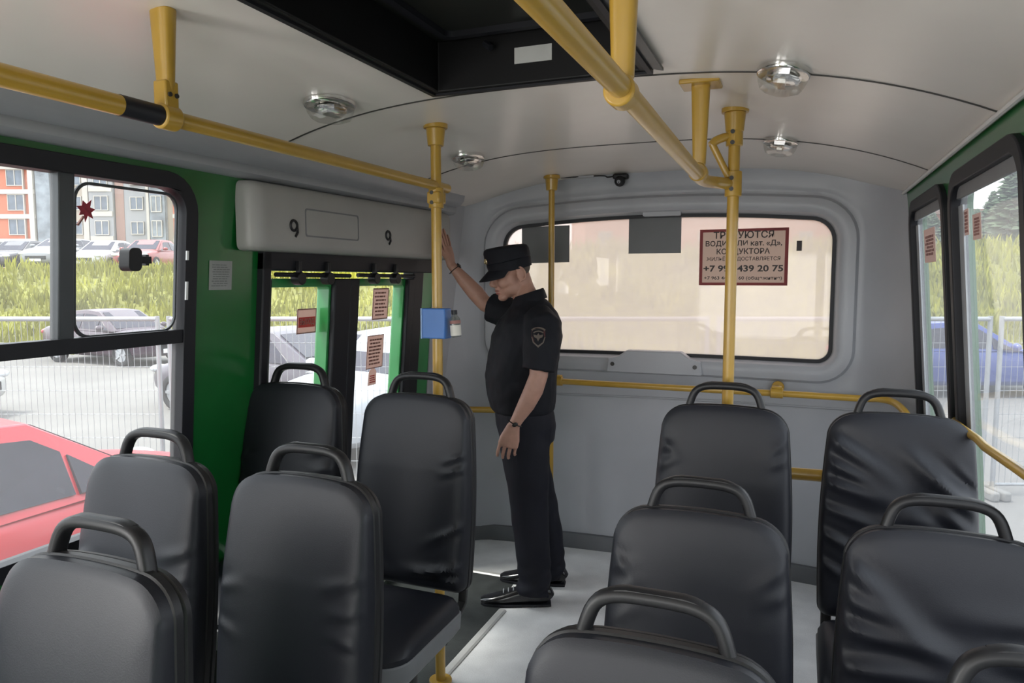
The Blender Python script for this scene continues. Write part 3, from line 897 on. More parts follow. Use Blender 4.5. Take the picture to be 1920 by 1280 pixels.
def make_seat(x, y, ztop, label, style, group, rz=0.0, seed=0):
    """y: where the front of the top edge stands; ztop: height of the top edge of the back"""
    hc = ztop - 0.66 * cos(TH)
    y0 = y - 0.66 * sin(TH) + 0.03
    t = thing('bus_seat', label, 'seat', (x, y0, 0), rz, group)
    rnd = random.Random(seed)
    folds = FOLDS[style]
    ph = rnd.uniform(0, 6)
    def lump(xx, hh):
        w = 0.0
        for (px, pz, a, l, wd, am) in folds: w += fold(xx, hh, px, pz, a, l, wd, am)
        w += 0.0020 * sin(9 * xx + ph) * sin(8 * hh + ph)
        return w
    # padded front
    bm = bmesh.new()
    nr = 30
    cz = 0.32
    levels = []
    for k in range(nr + 1):
        s = 1 - k / nr * 0.985
        prof_ = (1 - s ** 7) ** 0.5
        ring = []
        for (px, pz) in SO:
            xx = px * s; hh = cz + (pz - cz) * s
            edge = min(1.0, (1 - s) * 9)
            d = 0.012 + 0.030 * prof_ + 0.012 * (1 - (hh / 0.66 - 0.25) ** 2 * 2) * prof_ + lump(xx, hh) * (0.25 + 0.75 * edge) * min(1, edge + 0.2)
            d -= 0.020 * max(0, hh / 0.66 - 0.62) * prof_ * 2
            ring.append(bm.verts.new(back_map(xx, hh, d) + V((0, 0, hc))))
        levels.append(ring)
    back = [bm.verts.new(back_map(px * 1.0, pz, -0.012) + V((0, 0, hc))) for px, pz in SO]
    n = len(SO)
    for a, b in zip([back] + levels[:-1], levels):
        for i in range(n): bm.faces.new((a[i], a[(i + 1) % n], b[(i + 1) % n], b[i]))
    bm.faces.new(levels[-1]); bm.faces.new(back[::-1])
    obj('backrest', bm, M['vinyl'], t)
    # hard shell behind the padding
    bm = bmesh.new()
    rr = []
    for (s, d) in ((0.985, -0.008), (1.012, -0.014), (1.012, -0.030), (0.995, -0.033), (0.99, -0.036), (1.005, -0.040), (1.0, -0.052), (0.94, -0.062), (0.5, -0.066)):
        rr.append([bm.verts.new(back_map(px * s, cz + (pz - cz) * s, d) + V((0, 0, hc))) for px, pz in SO])
    for a, b in zip(rr[:-1], rr[1:]):
        for i in range(n): bm.faces.new((a[i], a[(i + 1) % n], b[(i + 1) % n], b[i]))
    bm.faces.new(rr[-1]); bm.faces.new(rr[0][::-1])
    obj('back_shell', bm, M['shell'], t)
    # carrying handle on top
    bm = bmesh.new()
    hp = smooth_path([(-0.124, 0.612), (-0.118, 0.645), (-0.100, 0.694), (-0.066, 0.714), (0.0, 0.718), (0.066, 0.714), (0.100, 0.694), (0.118, 0.645), (0.124, 0.612)], 4)
    pts = [back_map(p[0], p[1], -0.030) + V((0, 0, hc)) for p in [V((q[0], q[1])) if len(q) == 2 else q for q in hp]]
    tube(bm, pts, [(0.017, 0.0125)] * len(pts), 14, ref=(0, 1, 0), power=2.6)
    hd = obj('handle', bm, M['handle'], t)
    bm = bmesh.new()
    gp = [back_map(x_, 0.723 - 0.9 * max(0, abs(x_) - 0.05) ** 1.3, -0.030) + V((0, 0, hc)) for x_ in [-0.075 + 0.15 * i / 10 for i in range(11)]]
    tube(bm, gp, [(0.014, 0.009)] * 11, 10, ref=(0, 1, 0), power=3)
    obj('grip', bm, M['shell'], hd)
    # cushion
    bm = bmesh.new()
    co = rounded_rect(-0.216, 0.216, -0.42, 0.005, [0.03, 0.03, 0.09, 0.09], 6)
    lev = []
    for k in range(17):
        s = 1 - k / 16 * 0.97
        pr = (1 - s ** 6) ** 0.5
        ring = []
        for (px, py) in co:
            xx = px * s; yy = -0.21 + (py + 0.21) * s
            zz = 0.0 + 0.055 * pr - 0.03 * max(0, -(yy + 0.25)) / 0.17 * pr + 0.004 * sin(20 * xx + ph) * pr
            zz -= 0.012 * math.exp(-((xx) / 0.12) ** 2 - ((yy + 0.2) / 0.12) ** 2)
            ring.append(bm.verts.new((xx, yy - 0.03, hc - 0.03 + zz)))
        lev.append(ring)
    low = [bm.verts.new((px, py - 0.03, hc - 0.055)) for px, py in co]
    n2 = len(co)
    for a, b in zip([low] + lev[:-1], lev):
        for i in range(n2): bm.faces.new((a[i], a[(i + 1) % n2], b[(i + 1) % n2], b[i]))
    bm.faces.new(lev[-1]); bm.faces.new(low[::-1])
    obj('cushion', bm, M['vinyl'], t)
    # grey seat pan
    bm = bmesh.new()
    rr = []
    for (s, dz) in ((1.005, -0.046), (1.02, -0.05), (1.01, -0.10), (0.93, -0.125), (0.3, -0.13)):
        rr.append([bm.verts.new((px * s, -0.21 + (py + 0.21) * s - 0.03, hc + dz)) for px, py in co])
    for a, b in zip(rr[:-1], rr[1:]):
        for i in range(n2): bm.faces.new((a[i], a[(i + 1) % n2], b[(i + 1) % n2], b[i]))
    bm.faces.new(rr[-1]); bm.faces.new(rr[0][::-1])
    obj('seat_pan', bm, M['pan'], t)['label'] = 'grey plastic seat pan'
    # brackets and leg frame
    for sx in (-0.13, 0.13):
        bm = bmesh.new()
        tube(bm, [(sx, -0.22, 0.0), (sx, -0.22, hc - 0.12)], (0.018, 0.018), 8, power=4)
        box(bm, (sx, -0.22, 0.006), (0.07, 0.16, 0.012))
        obj('leg', bm, M['steel_black'], t, bevel=0.002)
    bm = bmesh.new()
    for sx in (-0.19, 0.19): tube(bm, [(sx, -0.12, hc - 0.12), (sx, 0.03, hc - 0.05), (sx, 0.05, hc + 0.06)], (0.010, 0.016), 8, power=4)
    box(bm, (0, -0.22, hc - 0.135), (0.36, 0.05, 0.03))
    obj('frame', bm, M['steel_black'], t)
    return t
GS = 'black vinyl bus seats'
make_seat(-1.225, 2.15, 1.204, 'black seat with grey pan and creased lap in front of the pole by the doors', 'creased', GS, seed=1)
make_seat(-1.745, 2.15, 1.215, 'black seat against the green wall, in front of the left door leaf', 'calm', GS, seed=2)
make_seat(-1.13, 1.40, 1.119, 'black seat whose tall back fills the lower middle left', 'calm', GS, seed=3)
make_seat(-1.645, 1.40, 1.117, 'black window seat with the red car seen past its back', 'calm', GS, seed=4)
make_seat(-1.185, 0.86, 1.094, 'nearest left seat, at the bottom left corner', 'calm', GS, seed=5)
make_seat(-0.220, 2.43, 1.185, 'farthest right aisle seat, with the yellow pole rising behind its handle', 'tight', GS, seed=6)
make_seat(-0.207, 1.70, 1.050, 'right aisle seat in the middle of three behind one another', 'tight', GS, seed=7)
make_seat(-0.202, 1.07, 1.027, 'nearest right aisle seat, at the bottom middle', 'tight', GS, seed=8)
make_seat(0.303, 2.48, 1.184, 'heavily wrinkled black seat by the right window, farthest back', 'folded', GS, seed=9)
make_seat(0.320, 1.76, 1.047, 'wrinkled black seat with a wide back at the right edge of the middle row', 'wavy', GS, seed=10)
make_seat(0.338, 1.08, 1.025, 'seat at the bottom right corner showing only its handle', 'tight', GS, seed=11)

# ------------------------------------------------------------------ the policeman
M['lips'] = mat('lips', (0.30, 0.11, 0.095), 0.5)
PZ = radians(197.27)
P0 = V((-1.265, 3.31, 0.0))
per = thing('person', 'man in dark navy police uniform and cap standing in the aisle, one arm raised', 'person', P0, PZ)
def loft(bm, secs, n=28, cap=True):
    """stack of ellipses (z, cx, cy, a, b, yaw)"""
    rings = []
    for (z, cx, cy, a, b, yaw) in secs:
        c, s = cos(radians(yaw)), sin(radians(yaw))
        ring = []
        for i in range(n):
            t = 2 * pi * i / n
            x, y = a * math.copysign(abs(cos(t)) ** 0.85, cos(t)), b * math.copysign(abs(sin(t)) ** 0.85, sin(t))
            ring.append(bm.verts.new((cx + x * c - y * s, cy + x * s + y * c, z)))
        rings.append(ring)
    for p, q in zip(rings[:-1], rings[1:]):
        for i in range(n): bm.faces.new((p[i], p[(i + 1) % n], q[(i + 1) % n], q[i]))
    if cap:
        bm.faces.new(rings[0][::-1]); bm.faces.new(rings[-1])
    return rings
HM = Matrix.Translation(V((0.052, 0.0, 1.625))) @ Matrix.Rotation(radians(26), 4, 'Z') @ Matrix.Rotation(radians(15), 4, 'Y')
def hp(a, b, c): return HM @ V((a, b, c))
HR = HM.to_quaternion().to_matrix().to_4x4()
def he(bm, c, r, rot=None): return ell(bm, hp(*c), r, HR @ rot if rot is not None else HR)

bm = bmesh.new()
# head
he(bm, (-0.004, 0, 0.045), (0.100, 0.078, 0.095))
he(bm, (0.030, 0, -0.020), (0.066, 0.063, 0.085))
he(bm, (0.040, 0, -0.060), (0.056, 0.055, 0.052))
he(bm, (0.072, 0, -0.100), (0.026, 0.030, 0.020))
he(bm, (0.082, 0, 0.030), (0.020, 0.052, 0.012))
for sy in (-1, 1):
    he(bm, (0.064, sy * 0.038, -0.028), (0.032, 0.024, 0.030))
    he(bm, (0.020, sy * 0.044, -0.068), (0.046, 0.014, 0.032))
    he(bm, (0.103, sy * 0.011, -0.034), (0.012, 0.010, 0.010))
    he(bm, (-0.012, sy * 0.079, -0.006), (0.020, 0.008, 0.032), Matrix.Rotation(radians(-14), 4, 'Y'))
    # rim and lobe of the ear
    tube(bm, [hp(-0.014 + 0.021 * cos(a), sy * (0.086 + 0.004 * cos(a) * -1), -0.004 + 0.032 * sin(a) + 0.006 * cos(a)) for a in [radians(20 + 250 * i / 14) for i in range(15)]], 0.0052, 8)
    he(bm, (-0.006, sy * 0.083, -0.036), (0.009, 0.006, 0.011))
tube(bm, [hp(0.088, 0, 0.022), hp(0.103, 0, -0.005), hp(0.116, 0, -0.026), hp(0.112, 0, -0.036)], [(0.009, 0.009), (0.011, 0.011), (0.013, 0.013), (0.010, 0.012)], 12)
he(bm, (0.094, 0, -0.062), (0.010, 0.024, 0.007))
he(bm, (0.092, 0, -0.075), (0.010, 0.021, 0.008))
he(bm, (0.090, 0, -0.052), (0.012, 0.018, 0.012))
# neck and trunk
tube(bm, [hp(-0.030, 0, -0.02), hp(-0.035, 0, -0.08), V((-0.02, 0, 1.50)), V((-0.045, 0, 1.42))], [(0.058, 0.058), (0.058, 0.058), (0.064, 0.064), (0.08, 0.09)], 20, ref=(1, 0, 0))
loft(bm, [(0.80, -0.015, 0, 0.11, 0.15, 8), (0.95, -0.01, 0, 0.125, 0.155, 10), (1.10, 0.0, 0, 0.135, 0.155, 14), (1.25, -0.015, 0, 0.13, 0.165, 18), (1.36, -0.03, 0, 0.125, 0.17, 20), (1.42, -0.04, 0, 0.10, 0.15, 20), (1.46, -0.045, 0, 0.07, 0.09, 20)])
# legs
tube(bm, [(-0.02, 0.085, 0.86), (-0.04, 0.095, 0.48), (-0.068, 0.10, 0.10), (-0.07, 0.105, 0.05)], [0.088, 0.062, 0.042, 0.045], 16, ref=(1, 0, 0))
tube(bm, [(-0.02, -0.085, 0.86), (-0.065, -0.11, 0.48), (-0.135, -0.135, 0.10), (-0.14, -0.135, 0.05)], [0.088, 0.062, 0.042, 0.045], 16, ref=(1, 0, 0))
# left arm hanging
tube(bm, [(-0.095, 0.165, 1.40), (-0.098, 0.215, 1.28), (-0.092, 0.248, 1.155), (-0.070, 0.258, 1.09), (-0.035, 0.264, 1.02), (0.004, 0.269, 0.955), (0.022, 0.270, 0.922)],
     [(0.052, 0.052), (0.050, 0.048), (0.043, 0.042), (0.045, 0.043), (0.040, 0.037), (0.029, 0.025), (0.027, 0.021)], 18, ref=(1, 0, 0))
def finger(bm, base, dirs, lens, r):
    pts = [V(base)]; 
    for d, l in zip(dirs, lens): pts.append(pts[-1] + V(d).normalized() * l)
    rr = [r, r * 0.97, r * 0.9, r * 0.72]
    P = []; RR = []
    for i in range(len(pts) - 1):
        for k in range(3):
            t = k / 3
            P.append(pts[i].lerp(pts[i + 1], t)); RR.append(rr[i] + (rr[i + 1] - rr[i]) * t)
    P.append(pts[-1]); RR.append(rr[min(len(pts) - 1, 3)])
    tube(bm, P, RR, 10, ref=(0.3, 0.9, 0.1))
    ell(bm, pts[-1], (RR[-1],) * 3, u=10, v=8)
def hand(bm, wrist, d, e, pn, curl, spread, lens, thumb):
    """d: from wrist to knuckles, e: towards the thumb side, pn: palm facing direction"""
    d = V(d).normalized(); e = V(e).normalized(); pn = V(pn).normalized(); w = V(wrist)
    tube(bm, [w - d * 0.01, w + d * 0.02, w + d * 0.055, w + d * 0.088, w + d * 0.098], [(0.029, 0.020), (0.037, 0.019), (0.047, 0.017), (0.049, 0.014), (0.044, 0.010)], 16, ref=e, power=2.6)
    for i, off in enumerate((0.0375, 0.0125, -0.0125, -0.0365)):
        b = w + d * (0.090 - (0.010 if i == 3 else 0.003 if i == 0 else 0)) + e * off
        sp_ = e * (spread * (1.5 - i) / 1.5)
        c = curl[i]
        dirs = []
        ang = 0
        for k in range(3):
            ang += c * (0.55, 1.0, 0.8)[k]
            dirs.append(d * cos(ang) + pn * sin(ang) + sp_)
        finger(bm, b, dirs, [l * lens[i] for l in (0.052, 0.030, 0.024)], 0.0090 - (0.0012 if i == 3 else 0))
    tb = w + d * 0.028 + e * 0.026 + pn * 0.004
    finger(bm, tb, thumb, [0.042, 0.032, 0.024], 0.0108)
LD, LE, LP = V((0.27, 0.02, -0.96)), V((0.96, 0.0, 0.27)), V((-0.1, -1.0, -0.05))
hand(bm, (0.024, 0.270, 0.918), LD, LE, LP, (0.50, 0.56, 0.60, 0.66), 0.03, (0.95, 1.02, 0.98, 0.82),
     [LD * 0.85 + LE * 0.30 + LP * 0.6, LD + LE * 0.0 + LP * 0.5, LD + LP * 0.5 - LE * 0.1])
# right arm raised against the cover box
tube(bm, [(0.0, -0.17, 1.40), (0.10, -0.225, 1.425), (0.215, -0.262, 1.468), (0.265, -0.262, 1.525), (0.325, -0.258, 1.592), (0.372, -0.252, 1.648), (0.388, -0.250, 1.668)],
     [(0.055, 0.055), (0.050, 0.050), (0.044, 0.043), (0.045, 0.045), (0.038, 0.037), (0.029, 0.025), (0.027, 0.022)], 18, ref=(1, 0, 0))
RD, RE, RP = V((0.22, -0.02, 0.97)), V((0.297, 0.955, 0.0)), V((0.955, -0.297, 0.0))
hand(bm, (0.392, -0.25, 1.672), RD, RE, RP, (0.04, 0.04, 0.05, 0.06), 0.16, (0.95, 1.05, 0.98, 0.8),
     [RD * 0.7 + RE * 0.75, RD * 0.9 + RE * 0.45, RD + RE * 0.3])
bake('body', bm, M['skin'], per, 0.0042, 3)

# short hair under the cap
bm = bmesh.new()
vs = he(bm, (-0.010, 0, 0.040), (0.095, 0.0795, 0.091), None)
HMi = HM.inverted()
bmesh.ops.delete(bm, geom=[v for v in bm.verts if (HMi @ v.co).x > -0.030 or (HMi @ v.co).z < -0.052 + 0.4 * max(0, (HMi @ v.co).x + 0.05)], context='VERTS')
obj('hair', bm, M['hair'], per)
for sy in (-1, 1):
    bm = bmesh.new(); he(bm, (0.074, sy * 0.031, 0.006), (0.0135, 0.0135, 0.0125)); e_ = obj('eye', bm, M['eye'], per)
    bm = bmesh.new(); he(bm, (0.0835, sy * 0.0325, 0.004), (0.0048, 0.006, 0.006)); obj('iris', bm, M['hair'], e_)
    bm = bmesh.new(); tube(bm, [hp(0.096, sy * 0.014, 0.026), hp(0.093, sy * 0.034, 0.032), hp(0.078, sy * 0.054, 0.026)], 0.0035, 8); obj('eyebrow', bm, M['hair'], per)

bm = bmesh.new(); he(bm, (0.0955, 0, -0.0625), (0.0095, 0.023, 0.006)); he(bm, (0.0935, 0, -0.0745), (0.0095, 0.020, 0.0068)); obj('lips', bm, M['lips'], per)
# cap
cap = None
bm = bmesh.new()
secs = [(0.018, 0.104, 0.084), (0.020, 0.109, 0.089), (0.060, 0.113, 0.092), (0.066, 0.111, 0.090), (0.070, 0.115, 0.094), (0.112, 0.114, 0.094), (0.126, 0.108, 0.089), (0.133, 0.094, 0.076), (0.1355, 0.05, 0.04)]
rings = []
for (c, a, b) in secs:
    ring = []
    for i in range(40):
        t = 2 * pi * i / 40
        x = a * cos(t); y = b * sin(t)
        zz = c + 0.10 * (x + 0.03) * (1.0 if c > 0.1 else 0.35 if c < 0.03 else 0.2) - (0.10 * x * x if c > 0.1 else 0)
        ring.append(bm.verts.new(hp(x + 0.000, y, zz)))
    rings.append(ring)
for p, q in zip(rings[:-1], rings[1:]):
    for i in range(40): bm.faces.new((p[i], p[(i + 1) % 40], q[(i + 1) % 40], q[i]))
bm.faces.new(rings[-1]); 
cap = obj('cap', bm, M['navy'], per)
bm = bmesh.new()
g = []
for dz in (0.0, 0.004):
    rows = []
    for k in range(7):
        t = k / 6
        row = []
        for i in range(21):
            a = radians(-68 + 136 * i / 20)
            ln = 0.068 * (cos(a) ** 0.7)
            x = 0.103 * cos(a) + ln * t; y = 0.090 * sin(a)
            zz = 0.030 + 0.012 * cos(a) - 0.62 * ln * t - 0.9 * y * y * (1.0 + 1.2 * t) + dz
            row.append(bm.verts.new(hp(x, y, zz)))
        rows.append(row)
    g.append(rows)
for rows in g:
    for k in range(6):
        for i in range(20): bm.faces.new((rows[k][i], rows[k][i + 1], rows[k + 1][i + 1], rows[k + 1][i]))
for i in range(20):
    for k in (0, 6): bm.faces.new((g[0][k][i], g[0][k][i + 1], g[1][k][i + 1], g[1][k][i]))
for k in range(6):
    for i in (0, 20): bm.faces.new((g[0][k][i], g[0][k + 1][i], g[1][k + 1][i], g[1][k][i]))
obj('visor', bm, M['navy'], cap)
bm = bmesh.new()
tube(bm, [hp(0.110, 0, 0.088), hp(0.119, 0, 0.087)], [(0.017, 0.014), (0.013, 0.010)], 16)
ell(bm, hp(0.1205, 0, 0.087), (0.004, 0.008, 0.009))
obj('cockade', bm, M['gold'], cap)['label'] = 'small dull gold cockade'

# shirt
bm = bmesh.new()
loft(bm, [(0.945, -0.005, 0, 0.148, 0.178, 10), (0.965, -0.003, 0, 0.160, 0.188, 10), (1.03, 0.004, 0, 0.172, 0.192, 12), (1.12, 0.008, 0, 0.176, 0.192, 14), (1.22, -0.006, 0, 0.172, 0.198, 17), (1.32, -0.022, 0, 0.168, 0.205, 20), (1.39, -0.036, 0, 0.148, 0.200, 20), (1.44, -0.046, 0, 0.115, 0.165, 20), (1.48, -0.045, 0, 0.088, 0.115, 20), (1.505, -0.035, 0, 0.075, 0.085, 20)])
tube(bm, [(-0.085, 0.13, 1.405), (-0.108, 0.185, 1.375), (-0.108, 0.222, 1.30), (-0.096, 0.243, 1.225), (-0.090, 0.250, 1.178)], [(0.080, 0.085), (0.090, 0.088), (0.088, 0.080), (0.080, 0.074), (0.078, 0.072)], 22, ref=(1, 0, 0))
tube(bm, [(-0.03, -0.13, 1.40), (0.05, -0.19, 1.41), (0.12, -0.235, 1.43), (0.185, -0.255, 1.452)], [(0.085, 0.085), (0.090, 0.088), (0.084, 0.08), (0.078, 0.074)], 22, ref=(0, 0, 1))
sh = bake('shirt', bm, M['navy'], per, 0.0065, 8)
from mathutils import noise as NZ
me = sh.data
NRM = [n.vector.copy() for n in me.vertex_normals]
for v in me.vertices:
    p = v.co.copy()
    f = NZ.noise(V((p.x * 9, p.y * 9, p.z * 16))) * 0.006 + NZ.noise(V((p.x * 22 + p.z * 14, p.y * 22, p.z * 20 - p.x * 20))) * 0.0035
    v.co = p + NRM[v.index] * f
me.update()
# collar
bm = bmesh.new()
rr = []
for (dz, a, b, lean) in ((-0.035, 0.078, 0.086, 0.0), (0.0, 0.072, 0.077, 0.0), (0.022, 0.068, 0.071, 0.0), (0.027, 0.071, 0.075, 0), (0.012, 0.079, 0.085, 0), (-0.028, 0.092, 0.104, 0)):
    ring = []
    for i in range(32):
        t = 2 * pi * i / 32
        x = a * cos(t); y = b * sin(t)
        ring.append(bm.verts.new((x - 0.032, y, 1.505 + dz - 0.33 * x)))
    rr.append(ring)
for p, q in zip(rr[:-1], rr[1:]):
    for i in range(32): bm.faces.new((p[i], p[(i + 1) % 32], q[(i + 1) % 32], q[i]))
obj('collar', bm, M['navy'], sh)
# sleeve badge conforming to the sleeve
bvh = BVHTree.FromPolygons([v.co.copy() for v in me.vertices], [tuple(p.vertices) for p in me.polygons])
def on_sleeve(u, v, w=0.0022):
    p = V((-0.092 - u, 0.6, 1.335 + v))
    loc, nrm, idx, dist = bvh.ray_cast(p, V((0, -1, 0)))
    if loc is None: loc, nrm = V((p.x, 0.3, p.z)), V((0, 1, 0))
    return loc + nrm * w
def decal(name, polys, m, parent, w=0.0022):
    bm = bmesh.new()
    for pl in polys:
        a = [bm.verts.new(on_sleeve(u, v, w)) for u, v in pl]; b = [bm.verts.new(on_sleeve(u, v, w - 0.0015)) for u, v in pl]
        for t in tessellate_polygon([[V((u, v, 0)) for u, v in pl]]): bm.faces.new([a[i] for i in t])
        n = len(pl)
        for i in range(n): bm.faces.new((a[i], a[(i + 1) % n], b[(i + 1) % n], b[i]))
    return obj(name, bm, m, parent)
def arcband(r0, r1, a0, a1, cy, n=10, sx=1.0):
    o_ = [(sx * r1 * sin(radians(a0 + (a1 - a0) * i / n)), cy + r1 * cos(radians(a0 + (a1 - a0) * i / n))) for i in range(n + 1)]
    i_ = [(sx * r0 * sin(radians(a1 + (a0 - a1) * i / n)), cy + r0 * cos(radians(a1 + (a0 - a1) * i / n))) for i in range(n + 1)]
    return o_ + i_
shield = [(0.030, 0.030), (0.031, 0.0), (0.024, -0.024), (0.0, -0.045), (-0.024, -0.024), (-0.031, 0.0), (-0.030, 0.030), (-0.016, 0.040), (0.0, 0.043), (0.016, 0.040)]
bd = decal('sleeve_badge', [shield], M['patchred'], sh, 0.0016)
decal('badge_border', [arcband(0.045, 0.052, -38, 38, -0.008), arcband(0.030, 0.035, -42, 42, -0.006), [(0.031, 0.0), (0.024, -0.024), (0.0, -0.045), (-0.024, -0.024), (-0.031, 0.0), (-0.027, 0.0), (-0.020, -0.021), (0.0, -0.036), (0.020, -0.021), (0.027, 0.0)]], M['patch'], bd, 0.0032)
decal('badge_emblem', [[(0.0, 0.018), (0.006, 0.008), (0.022, 0.012), (0.018, 0.0), (0.007, -0.004), (0.0, -0.018), (-0.007, -0.004), (-0.018, 0.0), (-0.022, 0.012), (-0.006, 0.008)]], M['patch'], bd, 0.0032)

# trousers
bm = bmesh.new()
loft(bm, [(0.80, -0.025, 0, 0.135, 0.165, 4), (0.88, -0.020, 0, 0.150, 0.180, 6), (0.93, -0.012, 0, 0.148, 0.178, 8), (0.985, -0.005, 0, 0.138, 0.168, 10)])
tube(bm, [(-0.018, 0.075, 0.90), (-0.018, 0.088, 0.76), (-0.036, 0.094, 0.60), (-0.045, 0.096, 0.46), (-0.062, 0.100, 0.28), (-0.068, 0.105, 0.12), (-0.064, 0.107, 0.055)],
     [(0.130, 0.105), (0.122, 0.100), (0.104, 0.090), (0.092, 0.083), (0.086, 0.080), (0.083, 0.080), (0.084, 0.081)], 24, ref=(1, 0, 0))
tube(bm, [(-0.018, -0.075, 0.90), (-0.018, -0.090, 0.76), (-0.052, -0.105, 0.60), (-0.080, -0.115, 0.46), (-0.118, -0.128, 0.28), (-0.134, -0.135, 0.12), (-0.134, -0.137, 0.040)],
     [(0.126, 0.105), (0.108, 0.098), (0.096, 0.090), (0.092, 0.083), (0.086, 0.080), (0.082, 0.080), (0.082, 0.081)], 24, ref=(1, 0, 0))
tr = bake('trousers', bm, M['navy2'], per, 0.0065, 6)
me = tr.data
NRM = [n.vector.copy() for n in me.vertex_normals]
for v in me.vertices:
    p = v.co.copy()
    k = max(0.2, 1 - abs(p.z - 0.45) * 0.6)
    f = NZ.noise(V((p.x * 8, p.y * 8, p.z * 9 + p.x * 9))) * 0.008 * k
    lo = max(0.0, 0.26 - p.z) / 0.26
    f += lo * 0.008 * sin(p.z * 75 + p.x * 22 + p.y * 9)
    v.co = p + NRM[v.index] * f
me.update()

# shoes
def shoe(base, ang, L_):
    mt = Matrix.Translation(V(base)) @ Matrix.Rotation(radians(ang), 4, 'Z')
    bm = bmesh.new()
    prf = [(-0.105, 0.040, 0.026, 0.034), (-0.095, 0.052, 0.042, 0.038), (-0.05, 0.056, 0.048, 0.041), (0.0, 0.052, 0.044, 0.041), (0.05, 0.045, 0.036, 0.044), (0.10, 0.036, 0.027, 0.047), (0.15, 0.029, 0.020, 0.045), (0.185, 0.025, 0.016, 0.034), (0.20, 0.022, 0.010, 0.018)]
    tube(bm, [mt @ V((x * L_, 0, z)) for x, z, a, b in prf], [(a, b) for x, z, a, b in prf], 20, ref=(0, 0, 1), power=2.5)
    up = obj('shoe', bm, M['shoe'], per)
    bm = bmesh.new()
    so = [(x * L_, b + 0.003) for x, z, a, b in prf]
    outl = so + [(x, -y) for x, y in so[::-1]]
    plate(bm, outl, [], 0.006, 0.016, lambda u, v, w: mt @ V((u, v, w)))
    plate(bm, [(-0.108 * L_, 0.03), (-0.03 * L_, 0.04), (-0.03 * L_, -0.04), (-0.108 * L_, -0.03)], [], 0.0, 0.008, lambda u, v, w: mt @ V((u, v, w)))
    plate(bm, [(0.02 * L_, 0.04), (0.15 * L_, 0.045), (0.19 * L_, 0.03), (0.19 * L_, -0.03), (0.15 * L_, -0.045), (0.02 * L_, -0.04)], [], 0.0, 0.008, lambda u, v, w: mt @ V((u, v, w)))
    obj('sole', bm, M['rubber'], up)
    bm = bmesh.new()
    for k in range(4):
        x = 0.035 + 0.022 * k; z = 0.088 - 0.27 * (x - 0.03)
        tube(bm, [mt @ V((x * L_, y, z - 6.0 * y * y)) for y in (-0.022, -0.011, 0.0, 0.011, 0.022)], 0.003, 8)
    obj('laces', bm, M['cornice'], up)
shoe((-0.030, 0.112, 0.0), 4, 1.12)
shoe((-0.100, -0.140, 0.0), -6, 1.12)
# bracelets
def band(name, c, d, r, m):
    d = V(d).normalized(); e1 = V((1, 0, 0)) - d * d.x; e1.normalize(); e2 = d.cross(e1)
    bm = bmesh.new()
    tube(bm, [V(c) + e1 * (r[0] * cos(t)) + e2 * (r[1] * sin(t)) for t in [2 * pi * i / 28 for i in range(29)]], [(0.0022, 0.0055)] * 29, 8, ref=d, cap=False)
    return obj(name, bm, m, per)
wb = band('wrist_band', (0.016, 0.2695, 0.935), (0.42, 0.02, -0.90), (0.0305, 0.0265), M['strap'])
wb['label'] = 'thin black fitness band'
bm = bmesh.new(); ell(bm, (0.014, 0.297, 0.934), (0.014, 0.004, 0.010), Matrix.Rotation(radians(25), 4, 'Y')); obj('band_display', bm, M['strap'], wb)
wa = band('wrist_watch', (0.372, -0.252, 1.648), (0.62, 0.0, 0.78), (0.0335, 0.031), M['strap'])
bm = bmesh.new(); ell(bm, (0.350, -0.252, 1.668), (0.017, 0.017, 0.006), Matrix.Rotation(radians(-50), 4, 'Y')); obj('watch_case', bm, M['strap'], wa)

# ------------------------------------------------------------------ stickers, notices and the sign on the rear glass
def mlp(w0):  # left wall plane at depth w0
    return lambda u, v, w: V((XL(v) + w0 + w, u, v))
def lines(bm, u0, u1, v0, v1, n, mp, w=0.0016, seed=1, fill=0.5):
    rr = random.Random(seed)
    for i in range(n):
        v = v1 - (i + 0.5) * (v1 - v0) / n
        hh = (v1 - v0) / n * fill / 2
        a = u0 + (u1 - u0) * rr.uniform(0, 0.12); b = u1 - (u1 - u0) * rr.uniform(0, 0.2)
        while a < b:
            c = min(b, a + (u1 - u0) * rr.uniform(0.1, 0.3))
            plate(bm, rect(a, c, v - hh, v + hh), [], w, w + 0.0004, mp)
            a = c + (u1 - u0) * 0.035
def sticker(name, label, cat, u0, u1, v0, v1, mp, paper, ink, n, seed=1, border=None, fill=0.5, outline=None, group=None):
    c = mp((u0 + u1) / 2, (v0 + v1) / 2, 0)
    t = thing(name, label, cat, c, 0, group)
    rel_ = lambda u, v, w: mp(u, v, w) - c
    bm = bmesh.new(); plate(bm, outline or rect(u0, u1, v0, v1), [], 0.0, 0.0012, rel_); obj('sheet', bm, paper, t, smooth=False)
    if border:
        bm = bmesh.new(); b = border[1]
        plate(bm, rect(u0, u1, v0, v1), [rect(u0 + b, u1 - b, v0 + b, v1 - b)], 0.0012, 0.0018, rel_); obj('border', bm, border[0], t, smooth=False)
    if n:
        m_ = (u1 - u0) * 0.1
        bm = bmesh.new(); lines(bm, u0 + m_, u1 - m_, v0 + m_, v1 - m_, n, rel_, seed=seed, fill=fill); obj('print', bm, ink, t, smooth=False)
    return t, rel_
gp = mlp(-0.055)
t, r_ = sticker('door_sticker', 'square exit sticker with a red word band on the left door glass', 'sticker', 2.475, 2.605, 1.365, 1.472, gp, M['pinkpaper'], M['redprint'], 0, border=(M['brownprint'], 0.005))
bm = bmesh.new(); plate(bm, rect(2.485, 2.597, 1.392, 1.436), [], 0.0012, 0.0018, r_); bnd_ = obj('word_band', bm, M['redprint'], t, smooth=False)
